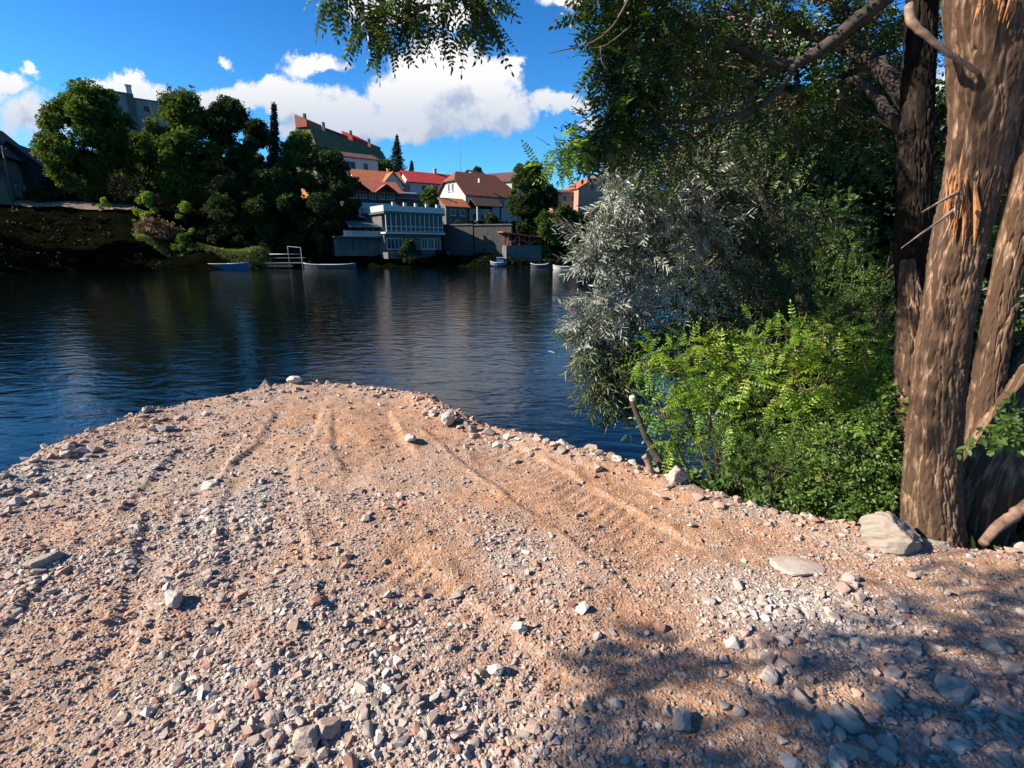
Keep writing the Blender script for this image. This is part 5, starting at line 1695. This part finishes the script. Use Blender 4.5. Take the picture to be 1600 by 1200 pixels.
TOPB = [(512, -14, 2.85, .07, .7), (556, -12, 2.85, .10), (585, 22, 2.85, .08), (606, 0, 2.85, .10), (572, 52, 2.85, .05, .7), (602, 60, 2.85, .04, .6), (648, -8, 2.85, .10), (662, 24, 2.85, .06), (690, 36, 2.85, .05, .6),
        (702, -18, 2.85, .08), (742, -14, 2.85, .08), (752, 18, 2.85, .06), (764, 40, 2.85, .03, .5), (718, 44, 2.85, .03, .4), (636, 36, 2.85, .05, .7), (535, -50, 2.9, .14), (680, -70, 2.9, .2), (780, -80, 2.9, .2), (600, -70, 2.9, .18), (760, -60, 2.9, .12)]
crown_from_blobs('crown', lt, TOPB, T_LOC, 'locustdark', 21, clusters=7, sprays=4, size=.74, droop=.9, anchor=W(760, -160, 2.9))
CANB = [(985, -10, 3.1, .22), (1010, 60, 3.1, .2), (990, 120, 3.1, .17), (965, 165, 3.1, .13), (945, 205, 3.1, .12), (918, 222, 3.1, .08, .8), (1000, 190, 3.2, .2), (1050, 130, 3.3, .28), (1040, 30, 3.3, .3),
        (1100, -20, 3.4, .35), (1110, 70, 3.5, .32), (1110, 170, 3.5, .30), (1160, 110, 3.8, .35), (1170, 20, 3.8, .38), (1215, 10, 3.9, .14, .6), (1200, 190, 4.0, .32), (1240, 180, 4.2, .3),
        (1325, 0, 3.9, .18), (1345, 60, 3.9, .2), (1370, 20, 4.0, .35), (1380, 110, 4.0, .35), (1330, 190, 4.2, .4), (1400, 220, 4.1, .4), (1270, 240, 4.3, .35), (1060, 240, 3.6, .25), (1290, -70, 3.8, .4), (1160, -90, 3.6, .4), (1050, -90, 3.4, .4), (1450, -60, 4.0, .45),
        (1560, 60, 4.2, .4, .5), (1640, 100, 4.2, .5, .6), (1470, 280, 4.1, .22, .7), (960, 30, 3.1, .14), (955, 90, 3.1, .1, .8), (950, -20, 3.1, .10)]
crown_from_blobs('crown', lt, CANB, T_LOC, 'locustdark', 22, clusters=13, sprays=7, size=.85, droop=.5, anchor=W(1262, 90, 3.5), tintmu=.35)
crown_from_blobs('crown', lt, [(862, 236, 2.9, .07), (878, 256, 2.9, .08), (890, 240, 2.9, .06), (845, 262, 2.9, .04, .5), (905, 232, 2.9, .05)], T_LOC, 'locustbright', 23, clusters=6, sprays=4, size=.5, droop=.5, twigs=False)
# leafy shoots from the trunk foot
crown_from_blobs('crown', lt, [(1550, 668, 2.25, .07), (1568, 650, 2.27, .07), (1582, 672, 2.27, .07)], T_BRO, 'broad', 24, clusters=4, sprays=3, size=.55, droop=.1, anchor=W(1530, 760, 2.4), crown_name='suckers', tintmu=.35)
crown_from_blobs('crown', lt, [(1560, 180, 3.6, .3), (1590, 250, 3.7, .3), (1600, 330, 3.8, .35), (1620, 430, 3.9, .4)], T_LOC, 'locust', 25, clusters=10, sprays=8, size=.7, anchor=W(1620, 150, 3.2))

# ------------------------------------------------------------------ silver willow at the water
wl = tag(empty('willow_tree', (0, 0, 0)), 'silvery leaved willow leaning out over the water, right of centre', 'tree')
limb(wl, 'trunk', [Vector((3.6, 5.9, -.9)), (1245, 560, 5.8), (1228, 480, 5.6), (1190, 400, 5.4), (1150, 330, 5.2), (1120, 250, 5.0), (1100, 170, 5.0)], [.13, .11, .09, .07, .055, .04, .02], 'bark', 12, 8, .01, 1)
bpy.data.objects[wl.children[0].name].data.attributes.new('crack', 'FLOAT', 'POINT')
limb(wl, 'trunk', [Vector((3.7, 6.0, -.9)), (1262, 540, 5.9), (1250, 440, 5.8), (1215, 350, 5.7), (1170, 260, 5.6), (1150, 150, 5.6)], [.10, .09, .07, .06, .04, .02], 'darkbark', 10, 8, .01, 2)
for i, pts in enumerate((((1228, 500, 5.6), (1150, 430, 5.2), (1060, 380, 4.8), (960, 350, 4.4), (900, 320, 4.2)), ((1215, 520, 5.6), (1140, 500, 5.1), (1040, 480, 4.7), (950, 500, 4.4), (880, 515, 4.2)),
                         ((1180, 400, 5.3), (1100, 320, 4.9), (1020, 280, 4.6), (960, 270, 4.4)), ((1230, 540, 5.6), (1130, 560, 5.0), (1020, 570, 4.6), (940, 600, 4.4)),
                         ((1160, 360, 5.2), (1120, 400, 4.8), (1080, 430, 4.6), (1000, 430, 4.4)))):
    limb(wl, 'branch', pts, [.035, .025, .016, .009, .003], 'twig', 7, 6, .03, 20 + i)
SIL = [(943, 345, 4.1, .20), (968, 300, 4.1, .20), (983, 265, 4.2, .14, .8), (1003, 330, 4.2, .26), (933, 400, 4.1, .14), (978, 400, 4.2, .25), (1028, 400, 4.3, .28), (1038, 320, 4.3, .26), (938, 380, 4.1, .12),
       (963, 455, 4.2, .20), (943, 490, 4.2, .14), (918, 512, 4.2, .11, .8), (998, 480, 4.3, .24), (1048, 470, 4.4, .26), (1088, 360, 4.5, .28), (1098, 290, 4.5, .25), (1098, 430, 4.5, .28), (968, 245, 4.2, .08, .6)]
crown_from_blobs('crown', wl, SIL, T_WIL, 'willow', 31, clusters=10, sprays=6, size=.74, droop=.15, anchor=W(1100, 420, 4.9), tintmu=.52)
GRN = [(930, 540, 4.2, .16), (940, 580, 4.2, .13), (945, 610, 4.2, .07, .6), (975, 560, 4.3, .22), (985, 610, 4.3, .14, .8), (1010, 540, 4.4, .26), (1060, 520, 4.5, .28), (1100, 470, 4.6, .3), (1110, 400, 4.7, .32), (1110, 330, 4.7, .3),
       (1150, 300, 4.9, .32), (1160, 400, 5.0, .34), (1150, 480, 5.0, .32), (1090, 250, 4.7, .28), (1030, 240, 4.6, .22), (1200, 340, 5.2, .34), (1210, 430, 5.2, .34), (1200, 520, 5.2, .3), (1110, 560, 4.8, .26), (1250, 380, 5.4, .3), (1160, 220, 5.1, .3)]
crown_from_blobs('crown', wl, GRN, T_WIL, 'willowgreen', 32, clusters=12, sprays=6, size=.9, droop=.3, anchor=W(1180, 430, 5.2), tintmu=.5)
crown_from_blobs('crown', wl, [(1095, 500, 4.3, .07), (1102, 525, 4.3, .08), (1180, 470, 4.6, .08, .6), (1072, 150, 3.6, .08, .4)], T_LOC, 'redleaf', 33, clusters=5, sprays=3, size=.4, droop=.9, twigs=False, crown_name='dead_leaves')

# ------------------------------------------------------------------ bushes on the bank between willow and trunk
def bush(name, label, blobs, tpl, mat, seed, base, cat='bush', **kw):
    o = tag(empty(name, (0, 0, 0)), label, cat, 'bushes on the near bank')
    b = Vector(base); r = random.Random(seed)
    for i in range(4):
        q = blobs[i % len(blobs)]
        limb(o, 'stem', [b + Vector((r.uniform(-.15, .15), r.uniform(-.1, .1), 0)), b.lerp(W(*q[:3]), .5) + Vector((r.uniform(-.1, .1), 0, .1)), W(*q[:3])], [.02, .014, .006], 'twig', 6, 5, .03, seed + i)
    crown_from_blobs('foliage', o, blobs, tpl, mat, seed, anchor=b, crown_name='foliage', **kw)
    return o


bush('bush', 'bright green feathery locust bush in full sun, left part of the bank above the stump',
     [(1005, 565, 3.9, .10, .8), (1040, 555, 3.9, .16), (1080, 550, 3.9, .18), (1060, 600, 3.8, .18), (1030, 640, 3.7, .12), (1100, 600, 3.8, .2), (1075, 650, 3.7, .18), (1050, 690, 3.6, .1), (1110, 660, 3.6, .2), (1140, 560, 3.9, .2)],
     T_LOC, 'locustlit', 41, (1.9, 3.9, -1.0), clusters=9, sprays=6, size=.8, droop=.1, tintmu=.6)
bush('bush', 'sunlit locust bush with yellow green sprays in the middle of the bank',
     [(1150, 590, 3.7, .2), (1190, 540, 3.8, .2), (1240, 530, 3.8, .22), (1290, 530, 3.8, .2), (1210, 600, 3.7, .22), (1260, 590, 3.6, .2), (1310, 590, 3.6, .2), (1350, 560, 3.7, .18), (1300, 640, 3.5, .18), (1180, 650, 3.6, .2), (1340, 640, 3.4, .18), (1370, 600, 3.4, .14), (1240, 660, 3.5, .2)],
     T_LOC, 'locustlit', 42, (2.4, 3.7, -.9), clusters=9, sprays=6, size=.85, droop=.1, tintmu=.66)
bush('bush', 'fine twigged darker green bush low on the bank left of the trunk foot',
     [(1130, 705, 3.45, .15), (1170, 710, 3.4, .18), (1210, 720, 3.3, .18), (1150, 740, 3.3, .1, .7), (1250, 700, 3.3, .18)],
     T_WIL, 'broad', 43, (1.9, 3.4, -.9), clusters=14, sprays=8, size=.35, droop=-.4, tintmu=.5)
bush('bush', 'leafy low green bush beside the foot of the big trunk',
     [(1300, 700, 3.2, .18), (1350, 690, 3.15, .17), (1390, 700, 3.1, .14), (1280, 745, 3.1, .15), (1330, 750, 3.05, .16), (1375, 750, 3.0, .15), (1385, 650, 3.15, .14), (1250, 770, 3.1, .1), (1320, 790, 2.95, .1), (1370, 788, 2.9, .08), (1395, 610, 3.2, .1)],
     T_BRO, 'broad', 44, (2.6, 3.0, -.6), clusters=14, sprays=8, size=.42, droop=-.2, tintmu=.55)
bush('bush', 'dim green broad leaved bush in shade between the willow and the trunks',
     [(1330, 450, 4.2, .25), (1380, 480, 4.0, .22), (1390, 400, 4.2, .22), (1280, 430, 4.4, .25), (1240, 480, 4.5, .22), (1340, 380, 4.3, .22), (1310, 500, 4.1, .2), (1385, 540, 3.8, .14), (1290, 350, 4.6, .3)],
     T_LOC, 'broad', 45, (3.2, 4.4, -.6), clusters=12, sprays=7, size=.75, droop=.2, tintmu=.3)
bush('bush', 'dark bush in the shade right of the trunks at the right edge',
     [(1580, 560, 4.0, .3), (1600, 680, 3.8, .3), (1620, 480, 4.2, .35), (1580, 770, 3.6, .25), (1540, 620, 4.0, .2)],
     T_BRO, 'darkleaf', 46, (4.2, 3.8, -.4), clusters=10, sprays=7, size=.8, droop=.1, tintmu=.4)

# dark trees standing behind on the near bank
def back_tree(label, blobs, tpl, mat, seed, base, size, **kw):
    o = tag(empty('tree', (0, 0, 0)), label, 'tree', 'trees behind on the near bank')
    b = Vector(base); top = W(*blobs[0][:3])
    limb(o, 'trunk', [b, b.lerp(top, .4) + Vector((.1, 0, .1)), b.lerp(top, .75), top], [.14, .11, .07, .03], 'darkbark', 9, 6, .02, seed)
    for i, q in enumerate(blobs[1:6]):
        limb(o, 'branch', [b.lerp(top, .35 + .08 * i), b.lerp(W(*q[:3]), .7), W(*q[:3])], [.05, .03, .01], 'darkbark', 6, 5, .03, seed + i)
    crown_from_blobs('crown', o, blobs, tpl, mat, seed, size=size, anchor=b.lerp(top, .6), twigmat='darkbark', **kw)
    return o


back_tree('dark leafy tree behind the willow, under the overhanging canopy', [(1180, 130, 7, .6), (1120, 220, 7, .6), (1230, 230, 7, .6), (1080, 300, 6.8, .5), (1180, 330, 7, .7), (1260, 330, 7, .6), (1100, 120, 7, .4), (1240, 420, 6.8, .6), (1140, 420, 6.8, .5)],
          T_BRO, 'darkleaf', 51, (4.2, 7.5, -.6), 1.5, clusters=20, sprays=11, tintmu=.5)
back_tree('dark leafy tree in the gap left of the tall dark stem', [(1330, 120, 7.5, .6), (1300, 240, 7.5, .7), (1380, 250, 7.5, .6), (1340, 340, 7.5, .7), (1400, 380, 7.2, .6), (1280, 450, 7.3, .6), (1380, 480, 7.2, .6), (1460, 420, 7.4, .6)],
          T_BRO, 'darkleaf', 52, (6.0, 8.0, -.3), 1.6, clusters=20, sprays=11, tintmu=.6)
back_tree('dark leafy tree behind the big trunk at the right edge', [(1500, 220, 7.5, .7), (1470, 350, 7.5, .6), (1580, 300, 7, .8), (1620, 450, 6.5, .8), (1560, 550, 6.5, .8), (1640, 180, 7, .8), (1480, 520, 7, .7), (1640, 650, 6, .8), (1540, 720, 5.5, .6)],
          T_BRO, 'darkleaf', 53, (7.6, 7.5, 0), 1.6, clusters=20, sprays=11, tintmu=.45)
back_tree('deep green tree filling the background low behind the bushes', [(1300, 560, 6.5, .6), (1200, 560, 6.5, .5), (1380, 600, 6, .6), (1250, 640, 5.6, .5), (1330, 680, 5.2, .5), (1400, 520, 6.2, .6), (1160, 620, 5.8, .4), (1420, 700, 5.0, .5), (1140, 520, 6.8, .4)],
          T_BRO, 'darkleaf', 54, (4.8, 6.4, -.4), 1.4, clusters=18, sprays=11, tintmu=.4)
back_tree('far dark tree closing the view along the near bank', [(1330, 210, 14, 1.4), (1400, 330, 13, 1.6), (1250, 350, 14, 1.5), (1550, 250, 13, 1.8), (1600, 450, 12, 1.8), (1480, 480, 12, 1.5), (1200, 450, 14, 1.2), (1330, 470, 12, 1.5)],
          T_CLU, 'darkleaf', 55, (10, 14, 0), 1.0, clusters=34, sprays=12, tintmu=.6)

# leaning cut stump and its small leaves
st = tag(empty('stump', (0, 0, 0)), 'thin leaning sawn off stem at the rim above the water', 'stump')
limb(st, 'stem', [(1045, 745, 3.45), (1018, 700, 3.55), (998, 655, 3.6), (988, 625, 3.62)], [.035, .027, .022, .020], 'darkbark', 9, 6, .01, 61)
e0 = W(988, 625, 3.62); e1 = W(987, 620, 3.62)
MB().tube([e0, e1 + Vector((0, -.004, .004))], [.0205, .0205], 9, smooth=False).build('cut_face', M['cutwood'], st)
limb(st, 'stem', [(1018, 745, 3.45), (1012, 720, 3.45), (1006, 712, 3.45)], [.03, .026, .024], 'deadwood', 8, 4, .01, 62)
crown_from_blobs('f', st, [(980, 612, 3.6, .05, .6), (985, 672, 3.55, .05, .7), (1010, 640, 3.6, .04, .5), (1045, 715, 3.5, .06, .7)], T_LOC, 'locustlit', 63, clusters=4, sprays=4, size=.4, twigs=False, crown_name='leaves', tintmu=.3)
# fallen branch leaning at the foot of the trunk
fb = tag(empty('fallen_branch', (0, 0, 0)), 'broken barkless branch propped up from the ground at the right edge', 'branch')
limb(fb, 'log', [(1536, 848, 2.45), (1570, 815, 2.5), (1610, 785, 2.55), (1680, 730, 2.65)], [.022, .030, .032, .03], 'brownlog', 10, 6, .02, 71)

# low weeds and grass hiding the foot of the bank: uncountable
r = np.random.default_rng(81); n = 5200
x = r.uniform(1.2, 6.5, n); y = r.uniform(1.4, 9, n)
m = (poly_sd(x, y, PLAT) < -.05) & (poly_sd(x, y, BANK) > -.1); x, y = x[m], y[m]; n = len(x)
hh = np.where(poly_sd(x, y, PLAT) > -1.3, np.maximum(plat_height(x, y), bank_height(x, y)), bank_height(x, y))
T_GR = [merge([leaf6((RS.uniform(-.04, .04), RS.uniform(-.04, .04), 0), (1, RS.uniform(-.35, .35), RS.uniform(-.35, .35)), (0, RS.uniform(-1, 1), 1), RS.uniform(.06, .17), .005, bend=.5) for _ in range(12)]) for k in range(4)]
D = r.normal(0, .3, (n, 3)); D[:, 2] = 1
V1, F1, T1 = stamp(T_GR, np.stack([x, y, hh], -1), rand_basis(r, D, up=(1, 0, 0), roll=1), .6 + .7 * r.random(n), r)
tag(link('grass', np_mesh('grass', V1, F1, False, {'tint': T1}), M['grassblade']), 'thin grass and weeds along the foot of the bank', 'grass', kind='stuff')
n2 = 3200; k = r.choice(n, n2)
V1, F1, T1 = stamp(T_BRO, np.stack([x[k], y[k], hh[k] + .05], -1), rand_basis(r, np.stack([r.normal(0, .6, n2), r.normal(0, .6, n2), np.ones(n2)], -1), up=(1, 0, 0), roll=1), .45 + .6 * r.random(n2), r)
tag(link('ground_cover', np_mesh('ground_cover', V1, F1, False, {'tint': T1}), M['broad']), 'low leafy ground cover between rim stones and bushes', 'ground cover', kind='stuff')

# ------------------------------------------------------------------ the tree left of the viewer whose leaves shade the lower right corner
sh = tag(empty('locust_tree', (-6.2, -3.2, 0)), 'locust tree standing left behind the viewer, out of the picture', 'tree')
g = MB(); g.tube([(0, 0, -.8), (.1, .1, 1.4), (.5, .7, 3.2), (.9, 1.6, 4.4), (1.2, 2.6, 5.4)], [.24, .19, .15, .10, .04], 12); g.build('trunk', M['darkbark'], sh)
SPOTS = [(1000, 1018, .10, 6), (1045, 1028, .08, 6), (965, 1035, .05, 6), (1085, 1038, .05, 6), (950, 1075, .03, 6), (985, 1140, .08, 6), (1010, 1175, .10, 6), (1085, 1185, .09, 6), (1060, 1130, .04, 6), (945, 1190, .07, 6),
         (1225, 1022, .05, 6), (1270, 1018, .07, 6), (1320, 1010, .07, 6), (1365, 992, .06, 6), (1325, 1045, .06, 6), (1265, 1100, .04, 6), (1215, 1110, .03, 6), (1410, 1000, .05, 6),
         (1440, 1025, .05, 6), (1490, 995, .07, 6), (1550, 985, .07, 6), (1590, 1030, .09, 6), (1510, 1045, .08, 6), (1570, 1080, .11, 6), (1470, 1085, .08, 6), (1420, 1075, .05, 6), (1540, 1130, .12, 6), (1590, 1180, .14, 6), (1480, 1150, .11, 6),
         (1410, 1135, .08, 6), (1360, 1170, .09, 6), (1300, 1160, .06, 6), (1260, 1185, .08, 6), (1430, 1190, .12, 6), (1190, 1195, .06, 6), (1400, 928, .035, 6), (1480, 876, .035, 6), (1525, 906, .05, 6), (1575, 925, .06, 6), (1595, 960, .06, 6), (1460, 950, .03, 6),
         (1640, 905, .1, 6), (1700, 1000, .22, 6), (1700, 1150, .25, 6)]
r = np.random.default_rng(91); P = []; D = []; tw = MB()
hub = np.array([-5.0, -1.0, 4.6])
for px, py, rad, t in SPOTS:
    g0 = np.array(G(px, py)); t = 4.4
    while True:      # the leaves hang just outside the picture
        c = g0 + np.array(SUN_DIR) * t
        dep = c[1] * math.cos(PITCH) - (c[2] - EYE) * math.sin(PITCH)
        if dep < .05 or 800 + 780 * c[0] / dep < -200 or t > 8: break
        t += .2
    k = int(12 + 2300 * rad * rad)
    q = r.normal(size=(k, 3)); q /= np.linalg.norm(q, axis=1, keepdims=True)
    P.append(c + q * rad * r.random((k, 1)) ** .5 * np.array([.9, 1, .7])); D.append(q + [0, 0, -.4])
    mid = (hub + c) / 2 + [0, 0, .35]
    tw.tube([hub, mid, c], [.022, .012, .004], 5, cap=False)
for px, py, Yt, rad, t in ((1492, 590, 2.5, .07, 5.6), (1500, 560, 2.5, .07, 5.6), (1475, 620, 2.5, .06, 5.6), (1462, 655, 2.5, .05, 5.6), (1555, 720, 2.6, .07, 5.6), (1540, 705, 2.6, .06, 5.6), (1520, 470, 2.5, .05, 5.6),
                           (1505, 420, 2.5, .06, 5.6), (1530, 240, 2.5, .07, 5.4), (1550, 190, 2.5, .09, 5.4), (1520, 150, 2.5, .08, 5.4), (1560, 90, 2.5, .1, 5.2), (1500, 60, 2.5, .08, 5.2)):
    c = np.array(W(px, py, Yt)) + np.array(SUN_DIR) * t; k = int(8 + 1100 * rad * rad)
    q = r.normal(size=(k, 3)); q /= np.linalg.norm(q, axis=1, keepdims=True)
    P.append(c + q * rad * r.random((k, 1)) ** .5); D.append(q + [0, 0, -.4]); tw.tube([hub, (hub + c) / 2 + [0, 0, .35], c], [.022, .012, .004], 5, cap=False)
for q_ in range(26):
    c = np.array([-7.4, -4.6, 5.4]) + r.normal(0, 1, 3) * [1.1, .8, .6]; k = 40
    q = r.normal(size=(k, 3)); P.append(c + q * .28); D.append(q); tw.tube([hub, (hub + c) / 2, c], [.03, .015, .005], 5, cap=False)
P = np.concatenate(P) - [-6.2, -3.2, 0]; D = np.concatenate(D); n = len(P)
V1, F1, T1 = stamp(T_LOC, P, rand_basis(r, D, roll=.5), .5 + .3 * r.random(n), r)
link('crown', np_mesh('crown', V1, F1, False, {'tint': T1}), M['locust'], sh)
tw.v = [(a - -6.2, b - -3.2, c) for a, b, c in tw.v]
tw.build('branches', M['darkbark'], sh)
